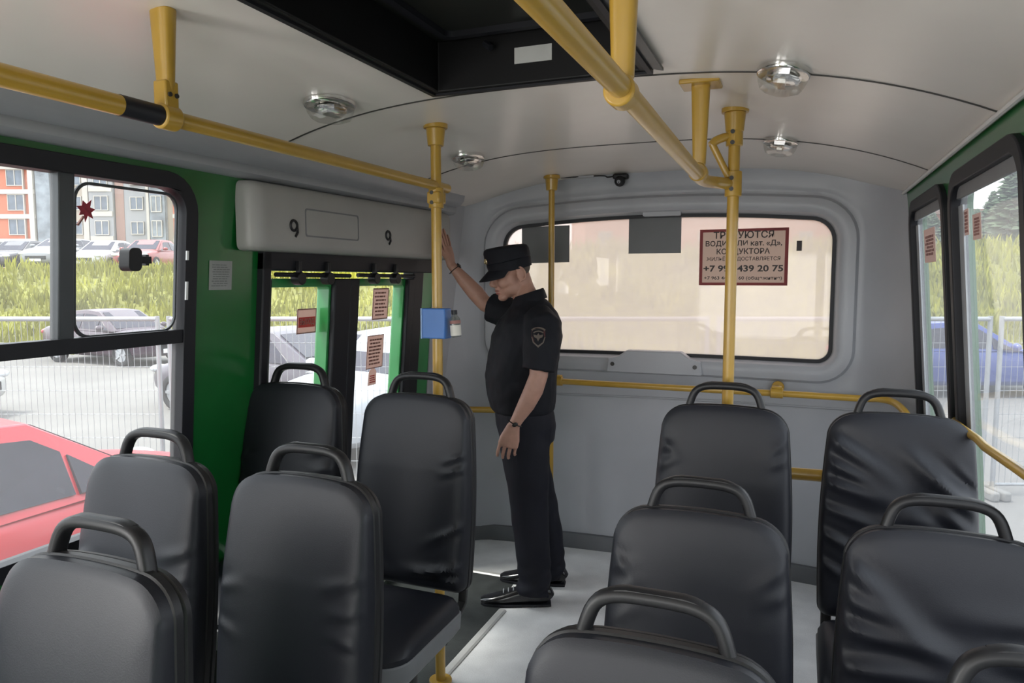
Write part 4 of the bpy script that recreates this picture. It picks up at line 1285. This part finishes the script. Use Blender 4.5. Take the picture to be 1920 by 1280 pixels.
bm = text_mesh('ВЫХОД', 0.034, lambda x, y: r_(2.541 + x, 1.414 + y, 0.0024), width=0.098, bold=0.0006); obj('lettering', bm, M['pinkpaper'], bnd_, smooth=False)
sticker('door_notice', 'tall printed notice at the top of the right door glass', 'notice', 3.050, 3.195, 1.395, 1.552, gp, M['pinkpaper'], M['brownprint'], 7, seed=3, border=(M['brownprint'], 0.006), fill=0.45)
sticker('door_notice', 'tall printed notice lower on the right door glass, above the bell shaped sticker', 'notice', 3.020, 3.170, 1.150, 1.318, gp, M['pinkpaper'], M['brownprint'], 8, seed=4, border=(M['brownprint'], 0.004), fill=0.5)
ol = [(3.045, 1.065), (3.118, 1.065), (3.118, 1.115)] + [(3.0815 + 0.0365 * cos(a), 1.118 + 0.034 * sin(a)) for a in [pi * i / 10 for i in range(1, 10)]] + [(3.045, 1.115)]
sticker('door_sticker', 'small bell shaped red sticker low on the right door glass', 'sticker', 3.045, 3.118, 1.068, 1.125, gp, M['pinkpaper'], M['redprint'], 4, seed=6, fill=0.6, outline=ol)
sticker('paper_notice', 'pale printed paper notice on the green pillar between window and doors', 'notice', 1.925, 2.032, 1.560, 1.662, mlp(0.0015), M['whitepaper'], M['greyprint'], 10, seed=8, fill=0.4)
# red maple leaf sticker
lf = []
for i, r__ in enumerate((1.0, 0.5, 0.8, 0.5, 0.9, 0.5, 0.75, 0.4, 0.95, 0.45, 0.9, 0.5, 0.85, 0.45)):
    a = radians(60 + 360 / 14 * i); lf.append((1.474 + 0.034 * r__ * cos(a), 1.793 + 0.036 * r__ * sin(a)))
t = thing('leaf_sticker', 'dark red leaf shaped sticker on the upper left window pane', 'sticker', mlp(-0.0135)(1.470, 1.796, 0))
c = V(t.location)
bm = bmesh.new(); plate(bm, lf, [], 0.0, 0.0015, lambda u, v, w: mlp(-0.0135)(u, v, w) - c); lo = obj('leaf', bm, M['leafred'], t, smooth=False)
bm = bmesh.new(); tube(bm, [mlp(-0.012)(1.466, 1.775, 0) - c, mlp(-0.012)(1.448, 1.75, 0) - c], 0.004, 6); obj('stem', bm, M['brownprint'], lo)
# right windows
mrp = lambda u, v, w: V((XR(v) + 0.009 - w, u, v))
for lab, a in (('tall brown strip notice on the narrow right rear window', (3.20, 3.46, 1.665, 1.80)), ('brown strip notice at the left edge of the large right window', (2.60, 2.665, 1.735, 1.815)), ('short brown strip notice inside the large right window', (2.44, 2.545, 1.715, 1.790))):
    sticker('window_notice', lab, 'notice', *a, mrp, M['pinkpaper'], M['brownprint'], 6, seed=int(a[0] * 10), fill=0.72)

# rear glass
def rgp(u, v, w): return V((u, rear_y(u, 1.5) + 0.0485 - w, v))
def rear_sheet(name, label, u0, u1, v0, v1, m, skew=0.0):
    c = rgp((u0 + u1) / 2, (v0 + v1) / 2, 0)
    bm = bmesh.new(); plate(bm, [(u0, v0), (u1, v0 + skew), (u1, v1 + skew), (u0, v1)], [], 0.0, 0.0014, lambda u, v, w: rgp(u, v, w) - c)
    o = obj(name, bm, m, smooth=False); o.location = c
    return tag(o, label, 'sheet')
rear_sheet('backlit_sheet', 'backlit sheet, its shade painted grey, hanging at the top middle of the rear window', -0.917, -0.622, 1.742, 1.955, M['papershade'])
rear_sheet('backlit_sheet', 'backlit sheet, its shade painted grey, on the left of the rear window behind the policeman', -1.553, -1.265, 1.690, 1.905, M['papershade'], 0.006)
o = rear_sheet('window_mark', 'tiny black upright mark on the rear glass right of the red bordered sign', -0.022, 0.004, 1.744, 1.796, M['ink'])
o['category'] = 'sticker'
U0, U1, V0, V1 = -0.520, -0.061, 1.563, 1.867
c = rgp((U0 + U1) / 2, (V0 + V1) / 2, 0)
t = thing('hiring_sign', 'beige printed hiring sign with a dark red border on the rear window', 'sign', c)
ya, yb = rgp(U0, V0, 0).y, rgp(U1, V0, 0).y
rs = lambda u, v, w: V((u, ya + (yb - ya) * (u - U0) / (U1 - U0) - w, v)) - c
bm = bmesh.new(); plate(bm, rect(U0, U1, V0, V1), [], 0.0, 0.0014, rs); obj('sheet', bm, M['papersign'], t, smooth=False)
bm = bmesh.new(); plate(bm, rect(U0, U1, V0, V1), [rect(U0 + 0.017, U1 - 0.017, V0 + 0.015, V1 - 0.015)], 0.0014, 0.002, rs); obj('border', bm, M['signred'], t, smooth=False)
HH = V1 - V0; UM = (U0 + U1) / 2
for txt, v, sz, wd, bo in (('ТРЕБУЮТСЯ', 0.105, 0.050, 0.68, 0.0009), ('ВОДИТЕЛИ кат. «Д»,', 0.262, 0.038, 0.86, 0.0008), ('КОНДУКТОРА', 0.405, 0.040, 0.60, 0.0008), ('ЖИЛЬЁ ПРЕДОСТАВЛЯЕТСЯ', 0.525, 0.027, 0.83, 0.0003), ('+7 995 439 20 75', 0.70, 0.046, 0.90, 0.0013), ('+7 963 440 94 60 (общежитие)', 0.875, 0.024, 0.88, 0.0004)):
    vv = V1 - HH * v
    bm = text_mesh(txt, sz, lambda x, y: rs(UM + x, vv + y, 0.0022), width=wd * (U1 - U0), bold=bo)
    obj('lettering', bm, M['ink'], t, smooth=False)

# blue dispenser box and the bottle beside it on the left pole
t = thing('dispenser_box', 'blue plastic box fixed on the yellow pole by the doors', 'box', (-1.254, 2.385, 1.378))
bm = bmesh.new(); box(bm, (0, 0, 0.056), (0.098, 0.056, 0.112)); obj('box', bm, M['blue'], t, bevel=0.004)
bm = bmesh.new(); box(bm, (-0.0465, -0.029, 0.056), (0.007, 0.006, 0.114)); obj('edge', bm, M['bluelight'], t, bevel=0.002)
t = thing('sanitizer_bottle', 'small clear bottle with a white label beside the blue box on the pole', 'bottle', (-1.178, 2.39, 1.384))
bm = bmesh.new()
tube(bm, [(0.004, 0, 0.0), (0.003, 0, 0.006), (-0.002, 0, 0.068), (-0.003, 0, 0.078), (-0.003, 0, 0.086)], [(0.017, 0.017), (0.0195, 0.0195), (0.0195, 0.0195), (0.012, 0.012), (0.009, 0.009)], 18, ref=(1, 0, 0))
bb = obj('bottle_body', bm, M['bottle'], t)
bm = bmesh.new(); tube(bm, [(0.003, 0, 0.006), (0.000, 0, 0.045)], 0.0202, 18, ref=(1, 0, 0), cap=False); obj('label_wrap', bm, M['bottlelabel'], t)['label'] = 'white label wrap'
bm = bmesh.new(); cyl(bm, (-0.003, 0, 0.084), (-0.004, 0, 0.100), 0.011, 14); obj('bottle_cap', bm, M['rubber'], t)
bm = bmesh.new(); tube(bm, [(0.0, 0, 0.050), (-0.001, 0, 0.062)], 0.0203, 18, ref=(1, 0, 0), cap=False); obj('printed_band', bm, M['brownprint'], bb)

# ------------------------------------------------------------------ outside
GZ = -0.70
def at(s, d, z=GZ): 
    p = VD * d + VR * s
    return V((p.x, p.y, z))
def px(p, d): return (p - 960) / 1350.0 * d      # sideways distance of a line of sight at depth d
M['asphalt'] = mat('pale_asphalt', (0.145, 0.138, 0.13), 0.85, var=0.12, scale=0.8, bump=0.2, bscale=30)
M['earth'] = mat('grassy_earth', (0.15, 0.15, 0.025), 0.9, var=0.35, scale=0.9)
M['grass'] = mat('long_grass', (0.25, 0.245, 0.022), 0.8, var=0.45, scale=0.45)
M['concrete'] = mat('concrete_foot', (0.2, 0.195, 0.185), 0.9)
M['galv'] = mat('galvanised_steel', (0.30, 0.31, 0.32), 0.45, metal=0.3)
M['tyre'] = mat('tyre_rubber', (0.015, 0.015, 0.016), 0.8)
M['rim'] = mat('alloy_rim', (0.42, 0.43, 0.45), 0.35, metal=0.6)
M['carglass'] = mat('car_glass', (0.03, 0.028, 0.042), 0.10, spec=0.22)
M['lampglass'] = mat('headlamp', (0.55, 0.57, 0.6), 0.15, coat=0.5)
M['taillamp'] = mat('tail_lamp', (0.35, 0.02, 0.02), 0.2, coat=0.5)
M['plate'] = mat('number_plate', (0.6, 0.6, 0.6), 0.5)
def paint(name, c): return mat(name, tuple(0.7 * k for k in c), 0.35, var=0.02, coat=0.3)

o = None
bm = bmesh.new(); plate(bm, rect(-90, 90, -20, 140), [], -0.3, 0.0, lambda u, v, w: V((u, v, GZ + w)))
tag(obj('ground', bm, M['asphalt'], smooth=False), kind='structure')

# grass bank
def zbase(s): return 21.5 - 4.0 / (1 + math.exp(-(s + 4) * 0.8))
def ztop(s): return 2.0 + 0.7 / (1 + math.exp(-(s + 3) * 0.6))
def bank_z(s, d):
    d0 = zbase(s); t = (d - d0) / 9.0
    t = min(1.0, max(0.0, t)); f = t * t * (3 - 2 * t)
    return GZ - 0.05 + (ztop(s) - GZ) * f + 0.12 * NZ.noise(V((s * 0.6, d * 0.6, 0))) * min(1, t * 6)
bm = bmesh.new()
SS = [-46 + i * 1.0 for i in range(103)]; DD = [16.5 + j * 0.75 for j in range(22)] + [36, 45, 70, 130]
vv = [[bm.verts.new(at(s, d, bank_z(s, d))) for d in DD] for s in SS]
for i in range(len(SS) - 1):
    for j in range(len(DD) - 1): bm.faces.new((vv[i][j], vv[i + 1][j], vv[i + 1][j + 1], vv[i][j + 1]))
o = obj('grass_bank', bm, M['earth']); tag(o, kind='structure')
bm = bmesh.new()
rg = random.Random(11)
for k in range(16000):
    z_ = rg.random()
    if z_ < 0.48: s = rg.uniform(-21, -3.0)
    elif z_ < 0.66: s = rg.uniform(-3.0, 10)
    else: s = rg.uniform(10, 21)
    d = zbase(s) + 0.2 + 9.6 * rg.random()
    h_ = rg.uniform(0.18, 0.55) * (1.25 if NZ.noise(V((s * 0.5, d * 0.5, 3))) > 0 else 0.8); w_ = rg.uniform(0.025, 0.06)
    b = at(s, d, bank_z(s, d) - 0.03); a = rg.uniform(0, pi)
    e = V((cos(a), sin(a), 0)) * w_; ln = V((rg.uniform(-1, 1), rg.uniform(-1, 1), 0)) * h_ * 0.35
    q = [bm.verts.new(p) for p in (b - e, b + e, b + ln * 0.4 + V((0, 0, h_ * 0.6)) + e * 0.7, b + ln + V((0, 0, h_)), b + ln * 0.4 + V((0, 0, h_ * 0.6)) - e * 0.7)]
    bm.faces.new(q)
o = obj('meadow_grass', bm, M['grass'], smooth=False, fix=False)
tag(o, 'yellow green long grass growing over the bank behind the fence', 'grass', kind='stuff')

# wire mesh site fence
FD = 7.5
joints = [-8.2, -5.9, -3.64, -0.75, 2.1, 5.05, 7.9]
def fence_panel(s0, s1, label, tilt=0.0):
    wd = s1 - s0 - 0.06; ht = 1.88
    t = thing('fence_panel', label, 'fence panel', at((s0 + s1) / 2, FD, GZ), YAW, 'wire mesh fence panels')
    bm = bmesh.new(); hw = wd / 2 - 0.03
    tube(bm, [(-hw, 0, ht), (hw, 0, ht)], 0.024, 10); tube(bm, [(-hw, 0, 0.12), (hw, 0, 0.12)], 0.018, 10)
    obj('rail', bm, M['galv'], t)
    for sx in (-hw, hw):
        bm = bmesh.new(); tube(bm, [(sx, 0, 0.0), (sx, 0, ht + 0.03)], 0.024, 10); obj('upright', bm, M['galv'], t)
    bm = bmesh.new()
    n = int(wd / 0.065)
    for i in range(1, n):
        x = -hw + 2 * hw * i / n
        tube(bm, [(x, 0.0, 0.13), (x, 0.0, ht)], 0.0028, 4, cap=False)
    for j in range(1, 7): tube(bm, [(-hw, 0.005, 0.12 + (ht - 0.12) * j / 7), (hw, 0.005, 0.12 + (ht - 0.12) * j / 7)], 0.003, 4, cap=False)
    obj('wire_mesh', bm, M['galv'], t, smooth=False)
    for sx in (-hw, hw):
        bm = bmesh.new(); box(bm, (sx, 0, 0.05), (0.09, 0.5, 0.10)); obj('foot', bm, M['concrete'], t, bevel=0.02)
for i, lab in enumerate(('wire fence panel far left behind the red car', 'wire fence panel seen through the left window by the doors', 'wire fence panel seen through both door glasses', 'wire fence panel behind the policeman and the left half of the rear window', 'wire fence panel behind the right half of the rear window', 'wire fence panel through the right windows')):
    fence_panel(joints[i], joints[i + 1], lab)

# cars
def car(label, loc, rz, col, name='car', L=4.4, W=1.76, H=1.45, suv=False, group=None):
    t = thing(name, label, 'car', loc, rz, group)
    pm = paint('car_paint', col)
    k = L / 4.4
    bm = bmesh.new()
    st = [(2.20, 0.36, 0.60, 0.60), (2.12, 0.26, 0.70, 0.74), (1.80, 0.22, 0.80, 0.83), (1.35, 0.20, 0.87, 0.86), (0.95, 0.20, 0.93, 0.87), (0.2, 0.20, 0.95, 0.88), (-0.9, 0.20, 0.97, 0.88), (-1.45, 0.22, 1.0, 0.86), (-1.85, 0.26, 1.0, 0.83), (-2.12, 0.30, 0.95, 0.76), (-2.20, 0.42, 0.80, 0.64)]
    rr = []
    for (x, zb, zt, hw) in st:
        hw = hw * W / 1.76
        if suv: zt = zt * 1.10
        zm = (zb + zt) / 2 + 0.05
        sec = [(0, zb), (hw * 0.86, zb), (hw * 0.97, zb + 0.08), (hw, zm), (hw * 0.965, zt - 0.07), (hw * 0.90, zt - 0.01), (hw * 0.55, zt + 0.025), (0, zt + 0.035)]
        full = sec + [(-y, z) for y, z in sec[-2:0:-1]]
        rr.append([bm.verts.new((x * k, y, z)) for y, z in full])
    n = len(rr[0])
    for a, b in zip(rr[:-1], rr[1:]):
        for i in range(n): bm.faces.new((a[i], a[(i + 1) % n], b[(i + 1) % n], b[i]))
    bm.faces.new(rr[0]); bm.faces.new(rr[-1])
    body = obj('body', bm, pm, t, sub=1)
    # greenhouse
    zb = 0.94 * (1.10 if suv else 1); r1, r2 = (0.28, -1.35) if suv else (0.22, -0.85); rear = -2.05 if suv else -1.68
    gs = [(1.02, zb - 0.02, 0.74), (r1, H - 0.035, 0.60), ((r1 + r2) / 2, H, 0.61), (r2, H - 0.03, 0.59), (rear, zb + 0.04, 0.70)]
    bm = bmesh.new(); rr = []
    for (x, zt, hw) in gs:
        hw = hw * W / 1.76; bw = 0.83 * W / 1.76
        rr.append([bm.verts.new((x * k, y, z)) for y, z in ((bw, zb - 0.03), (hw, zt), (hw * 0.55, zt + 0.02), (-hw * 0.55, zt + 0.02), (-hw, zt), (-bw, zb - 0.03))])
    for a, b in zip(rr[:-1], rr[1:]):
        for i in range(5): bm.faces.new((a[i], a[i + 1], b[i + 1], b[i]))
    bm.faces.new(rr[0]); bm.faces.new(rr[-1])
    obj('roof', bm, pm, t, bevel=0.03)
    def quad(name_, pts, m=M['carglass'], off=0.012):
        bm = bmesh.new(); pts = [V(p) for p in pts]
        nn = (pts[1] - pts[0]).cross(pts[-1] - pts[0]).normalized()
        cen = sum(pts, V()) / len(pts)
        if nn.dot(cen - V((0, 0, 0.9))) < 0: nn = -nn
        a = [bm.verts.new(p + nn * off) for p in pts]; b = [bm.verts.new(p - nn * 0.02) for p in pts]
        bm.faces.new(a); bm.faces.new(b[::-1])
        for i in range(len(pts)): bm.faces.new((a[i], a[(i + 1) % len(pts)], b[(i + 1) % len(pts)], b[i]))
        return obj(name_, bm, m, t, smooth=False)
    def lerp(p, q, f): return V(p).lerp(V(q), f)
    ww = W / 1.76
    def side(x, f, sgn):   # point on the side plane of the greenhouse: x along, f 0 belt .. 1 roof
        # roof line height at x
        for (xa, za, ha), (xb, zb_, hb) in zip(gs[:-1], gs[1:]):
            if xb <= x <= xa:
                q = (xa - x) / (xa - xb); zt = za + (zb_ - za) * q; hw = ha + (hb - ha) * q; break
        return V((x * k, sgn * (0.83 + (hw - 0.83) * f) * ww, zb - 0.03 + (zt - zb + 0.03) * f))
    for sgn in (1, -1):
        quad('side_window', [side(0.84, 0.12, sgn), side(0.58, 0.50, sgn), side(0.40, 0.70, sgn), side(0.40, 0.10, sgn)])
        quad('side_window', [side(0.36, 0.10, sgn), side(0.36, 0.72, sgn), side(0.20, 0.80, sgn), side(-0.05, 0.82, sgn), side(-0.28, 0.82, sgn), side(-0.28, 0.1, sgn)])
        if suv:
            quad('side_window', [side(-0.34, 0.1, sgn), side(-0.34, 0.9, sgn), side(-1.15, 0.88, sgn), side(-1.15, 0.12, sgn)])
            quad('side_window', [side(-1.22, 0.14, sgn), side(-1.22, 0.88, sgn), side(-1.55, 0.8, sgn), side(-1.75, 0.3, sgn)])
        else:
            quad('side_window', [side(-0.34, 0.1, sgn), side(-0.34, 0.82, sgn), side(-0.62, 0.81, sgn), side(-0.85, 0.78, sgn), side(-1.10, 0.6, sgn), side(-1.40, 0.2, sgn)])
        # mirrors
        bm = bmesh.new(); ell(bm, (0.72 * k, sgn * 0.98 * ww, zb + 0.06), (0.07, 0.12, 0.075), u=12, v=8); obj('wing_mirror', bm, pm, t)
        bm = bmesh.new(); ell(bm, (2.06 * k, sgn * 0.62 * ww, 0.68), (0.13, 0.17, 0.075), u=14, v=10); obj('headlamp', bm, M['lampglass'], t)
        bm = bmesh.new(); ell(bm, (-2.10 * k, sgn * 0.62 * ww, 0.82), (0.10, 0.15, 0.09), u=14, v=10); obj('tail_lamp', bm, M['taillamp'], t)
        for xw in (1.36, -1.32):
            R_ = 0.315
            bm = bmesh.new()
            cy = sgn * 0.79 * ww
            tube(bm, [V((xw * k + R_ * 0.82 * cos(a), cy, 0.315 + R_ * 0.82 * sin(a))) for a in [2 * pi * i / 28 for i in range(29)]], [(0.105, R_ * 0.2)] * 29, 10, ref=(0, 1, 0), cap=False, power=3)
            wh = obj('wheel', bm, M['tyre'], t)
            bm = bmesh.new()
            cyl(bm, (xw * k, cy + sgn * 0.02, 0.315), (xw * k, cy + sgn * 0.07, 0.315), R_ * 0.62, 20)
            for i in range(5):
                a = 2 * pi * i / 5
                box(bm, (xw * k + 0.10 * cos(a), cy + sgn * 0.085, 0.315 + 0.10 * sin(a)), (0.17, 0.025, 0.045), Matrix.Rotation(-a, 4, 'Y'))
            obj('rim', bm, M['rim'], wh)
    rt, ft = gs[3], gs[1]
    quad('windscreen', [lerp((1.0 * k, 0.66 * ww, zb), (ft[0] * k, 0.56 * ww, ft[1]), 0.06), lerp((1.0 * k, 0.66 * ww, zb), (ft[0] * k, 0.54 * ww, ft[1]), 0.93), lerp((1.0 * k, -0.66 * ww, zb), (ft[0] * k, -0.54 * ww, ft[1]), 0.93), lerp((1.0 * k, -0.66 * ww, zb), (ft[0] * k, -0.56 * ww, ft[1]), 0.06)], off=0.014)
    quad('rear_window', [lerp((rear * k, 0.62 * ww, zb + 0.05), (rt[0] * k, 0.54 * ww, rt[1]), 0.12), lerp((rear * k, 0.62 * ww, zb + 0.05), (rt[0] * k, 0.52 * ww, rt[1]), 0.9), lerp((rear * k, -0.62 * ww, zb + 0.05), (rt[0] * k, -0.52 * ww, rt[1]), 0.9), lerp((rear * k, -0.62 * ww, zb + 0.05), (rt[0] * k, -0.54 * ww, rt[1]), 0.12)], off=0.02)
    bm = bmesh.new(); box(bm, (2.19 * k, 0, 0.50), (0.05, 0.9, 0.16)); obj('grille', bm, M['tyre'], t, bevel=0.02)
    bm = bmesh.new(); box(bm, (2.225 * k, 0, 0.40), (0.012, 0.5, 0.11)); obj('blank_plate', bm, M['plate'], t)
    return t
car('bright red car parked close beside the left windows', (-4.98, 2.72, GZ), radians(90), (0.75, 0.018, 0.04))
car('dark purple grey car beyond the fence, seen through the left door glass', at(px(495, 12.6), 12.6), YAW + radians(152), (0.09, 0.075, 0.10), L=4.3)
car('pale silver car beyond the fence, seen through the right door glass', at(px(745, 10.4), 10.4), YAW + radians(-120), (0.52, 0.55, 0.60), L=4.4, H=1.56, suv=True)
car('dark plum car at the foot of the grass bank, seen above the window rail', at(px(215, 20.0), 20.0), YAW + radians(-25), (0.07, 0.04, 0.06), L=4.3)
car('white car whose front pokes in at the far left edge of the parking lot', at(px(-300, 11.6), 11.6), YAW, (0.66, 0.66, 0.66))
car('blue car on the lot outside the right windows', at(px(1780, 14.6), 14.6), YAW, (0.03, 0.06, 0.30))
lot = [(-34, (0.05, 0.05, 0.055), 'leftmost dark car of the row parked above the grass bank'), (46, (0.07, 0.06, 0.065), 'dark grey car in the row above the bank, left of the window mullion'), (126, (0.30, 0.31, 0.33), 'silver car in the row above the bank, half hidden by the window mullion'), (206, (0.62, 0.62, 0.62), 'white car in the row above the bank, left of the black latch'), (288, (0.30, 0.035, 0.03), 'red car in the row above the bank, under the orange roofed kiosk')]
for p_, c_, l_ in lot:
    s_ = px(p_, 34.0)
    car(l_, at(s_, 34.0, bank_z(s_, 34.0)), YAW + radians(-90 + 2), c_, suv=(p_ == 126), group='cars parked above the bank')

# buildings
M['orange'] = mat('orange_render', (0.43, 0.135, 0.075), 0.8, var=0.05, scale=0.3)
M['cream'] = mat('cream_render', (0.34, 0.29, 0.235), 0.8, var=0.04, scale=0.3)
M['bgrey'] = mat('grey_render', (0.27, 0.27, 0.275), 0.8, var=0.04, scale=0.3)
M['bpink'] = mat('pink_brown_render', (0.27, 0.17, 0.14), 0.8, var=0.04, scale=0.3)
M['bwhite'] = mat('white_band', (0.42, 0.39, 0.35), 0.8, var=0.02)
M['bglass'] = mat('far_window_glass', (0.10, 0.12, 0.15), 0.2, var=0.3, scale=0.9)
M['bdark'] = mat('balcony_glazing', (0.16, 0.18, 0.20), 0.25, var=0.4, scale=0.8)
M['roofo'] = mat('orange_roof', (0.42, 0.12, 0.05), 0.7)
def building(name, label, p0, p1, d, z0, ht, wall, depth=12.0):
    s0, s1 = px(p0, d), px(p1, d)
    t = thing(name, label, 'building', at((s0 + s1) / 2, d, z0), YAW)
    bm = bmesh.new(); box(bm, (0, depth / 2, ht / 2 - 1.5), (s1 - s0, depth, ht + 3)); obj('wall', bm, wall, t, smooth=False)
    sm = (s0 + s1) / 2
    def panel(nm, pa, pb, za, zb, m, out=0.15, parent=None):
        bm = bmesh.new(); a, b = px(pa, d) - sm, px(pb, d) - sm
        box(bm, ((a + b) / 2, -out / 2 + 0.02, (za + zb) / 2), (b - a, out + 0.04, zb - za)); return obj(nm, bm, m, parent or t, smooth=False)
    def window(pa, pb, za, zb, m=None, out=0.08):
        a, b = px(pa, d) - sm, px(pb, d) - sm
        bm = bmesh.new(); plate(bm, rect(a, b, za, zb), [rect(a + 0.08, (a + b) / 2 - 0.05, za + 0.1, zb - 0.1), rect((a + b) / 2 + 0.05, b - 0.08, za + 0.1, zb - 0.1)], -out - 0.06, 0.0, lambda u, v, w: V((u, w, v)))
        f = obj('window', bm, M['bwhite'], t, smooth=False)
        bm = bmesh.new(); plate(bm, rect(a, b, za, zb), [], -out, 0.0, lambda u, v, w: V((u, w, v))); obj('pane', bm, m or M['bglass'], f, smooth=False)
    return t, panel, window
FZ = [3.2, 6.2, 9.2, 12.2]
t, panel, window = building('apartment_block', 'orange apartment block with pale floor bands at the far left', -260, 79, 90.0, 0.0, 16.6, M['orange'])
for z in FZ + [15.2]: panel('floor_band', -260, 80, z - 0.25, z + 0.3, M['bwhite'], 0.4)
panel('parapet', -260, 80, 15.3, 16.7, M['cream'], 0.45)
panel('corner_strip', 70, 79, 1.0, 16.0, M['bwhite'], 0.5)
panel('drain_pipe', 58, 60, 1.0, 16.0, M['bwhite'], 0.3)
for z in FZ:
    for a in (27, -40, -107): window(a, a + 31, z + 0.75, z + 2.75)
t, panel, window = building('apartment_block', 'grey and cream apartment block with glazed balconies behind the parked cars', 80.5, 356, 90.0, 0.0, 21.0, M['cream'])
panel('stair_glazing', 82, 108, 2.0, 20.0, M['bdark'], 0.3)
panel('pink_strip', 228, 244, 2.0, 21.0, M['bpink'], 0.3)
panel('grey_strip', 244, 322, 2.0, 21.0, M['bgrey'], 0.25)
panel('white_pilaster', 286, 291, 2.0, 21.0, M['bwhite'], 0.5)
panel('white_pilaster', 168, 178, 2.0, 21.0, M['bwhite'], 0.35)
panel('balcony_bay', 182, 226, 2.0, 21.0, M['bgrey'], 0.6)
panel('balcony_bay', 293, 321, 2.0, 21.0, M['bdark'], 0.6)
panel('orange_strip', 334, 352, 2.0, 21.0, M['orange'], 0.3)
for z in FZ + [15.2, 18.2]:
    window(136, 164, z + 0.8, z + 2.5)
    window(192, 218, z + 0.7, z + 2.5, out=0.72)
    window(256, 280, z + 0.8, z + 2.4, out=0.4)
    window(297, 316, z + 0.5, z + 2.5, M['bdark'], out=0.75)
    panel('balcony_rail', 183, 225, z + 0.0, z + 0.6, M['bwhite'], 0.75)
    panel('floor_band', 334, 353, z - 0.2, z + 0.3, M['bwhite'], 0.5)
t, panel, window = building('kiosk', 'low dark kiosk with an orange roof edge above the bank', 262, 352, 42.0, 1.9, 1.0, M['bgrey'], 4.0)
panel('roof_edge', 258, 354, 0.95, 1.15, M['roofo'], 0.5)
panel('sign_board', 290, 303, 0.25, 0.95, M['roofo'], 0.3)
panel('shop_front', 265, 350, 0.0, 0.85, M['bglass'], 0.1)
t, panel, window = building('long_building', 'long orange building on the hill behind the rear and right windows', 1095, 2000, 56.0, 1.0, 5.7, M['orange'])
panel('roof_band', 1095, 2000, 5.5, 5.9, M['bpink'], 0.4)
for a in range(1120, 1990, 62): window(a, a + 26, 2.6, 4.2)

# spruces beyond the right windows
M['needle'] = mat('spruce_needles', (0.055, 0.085, 0.045), 0.85, var=0.35, scale=1.5)
M['bark'] = mat('bark', (0.12, 0.08, 0.055), 0.9)
def spruce(p_, d, top, rad, label, seed):
    s = px(p_, d); z0 = bank_z(min(s, 55), min(d, 100)) - 0.1
    ht = top - z0
    t = thing('spruce', label, 'tree', at(s, d, z0), 0, 'spruces behind the bank')
    rs_ = random.Random(seed)
    bm = bmesh.new(); tube(bm, [(0, 0, 0), (0, 0, ht * 0.97)], [0.16, 0.02], 8); obj('trunk', bm, M['bark'], t)
    bm = bmesh.new()
    n = 420
    for i in range(n):
        f = (i / n) ** 0.8
        z = ht * (0.08 + 0.92 * f); L_ = rad * (1 - f) ** 0.8 * rs_.uniform(0.6, 1.15) + 0.12
        a = rs_.uniform(0, 2 * pi); d_ = V((cos(a), sin(a), 0)); e = V((-sin(a), cos(a), 0))
        drop = -0.35 * L_; w_ = 0.10 + 0.18 * L_
        p0 = V((0, 0, z)); p1 = p0 + d_ * L_ * 0.55 + V((0, 0, drop * 0.35)); p2 = p0 + d_ * L_ + V((0, 0, drop * 0.7))
        q = [bm.verts.new(x) for x in (p0, p1 - e * w_ + V((0, 0, -w_ * 0.6)), p2, p1 + e * w_ + V((0, 0, -w_ * 0.6)), p1 + V((0, 0, 0.03)))]
        bm.faces.new((q[0], q[1], q[4])); bm.faces.new((q[1], q[2], q[4])); bm.faces.new((q[2], q[3], q[4])); bm.faces.new((q[3], q[0], q[4]))
    obj('branches', bm, M['needle'], t, smooth=False, fix=False)
spruce(1882, 48.0, 9.6, 2.0, 'tallest spruce seen through the large right window', 1)
spruce(1918, 50.0, 10.8, 2.2, 'tall spruce cut by the right edge of the photo', 2)
spruce(1850, 50.0, 7.6, 1.8, 'smaller spruce left of the tallest one in the large right window', 3)
spruce(1822, 46.0, 6.0, 1.5, 'low spruce in the middle of the large right window', 4)
spruce(1800, 40.0, 4.9, 1.3, 'low spruce at the left side of the large right window', 5)
spruce(1740, 44.0, 5.6, 1.5, 'dark spruce seen through the narrow right rear window', 6)
spruce(1718, 52.0, 6.8, 1.8, 'spruce at the left edge of the narrow right rear window', 7)
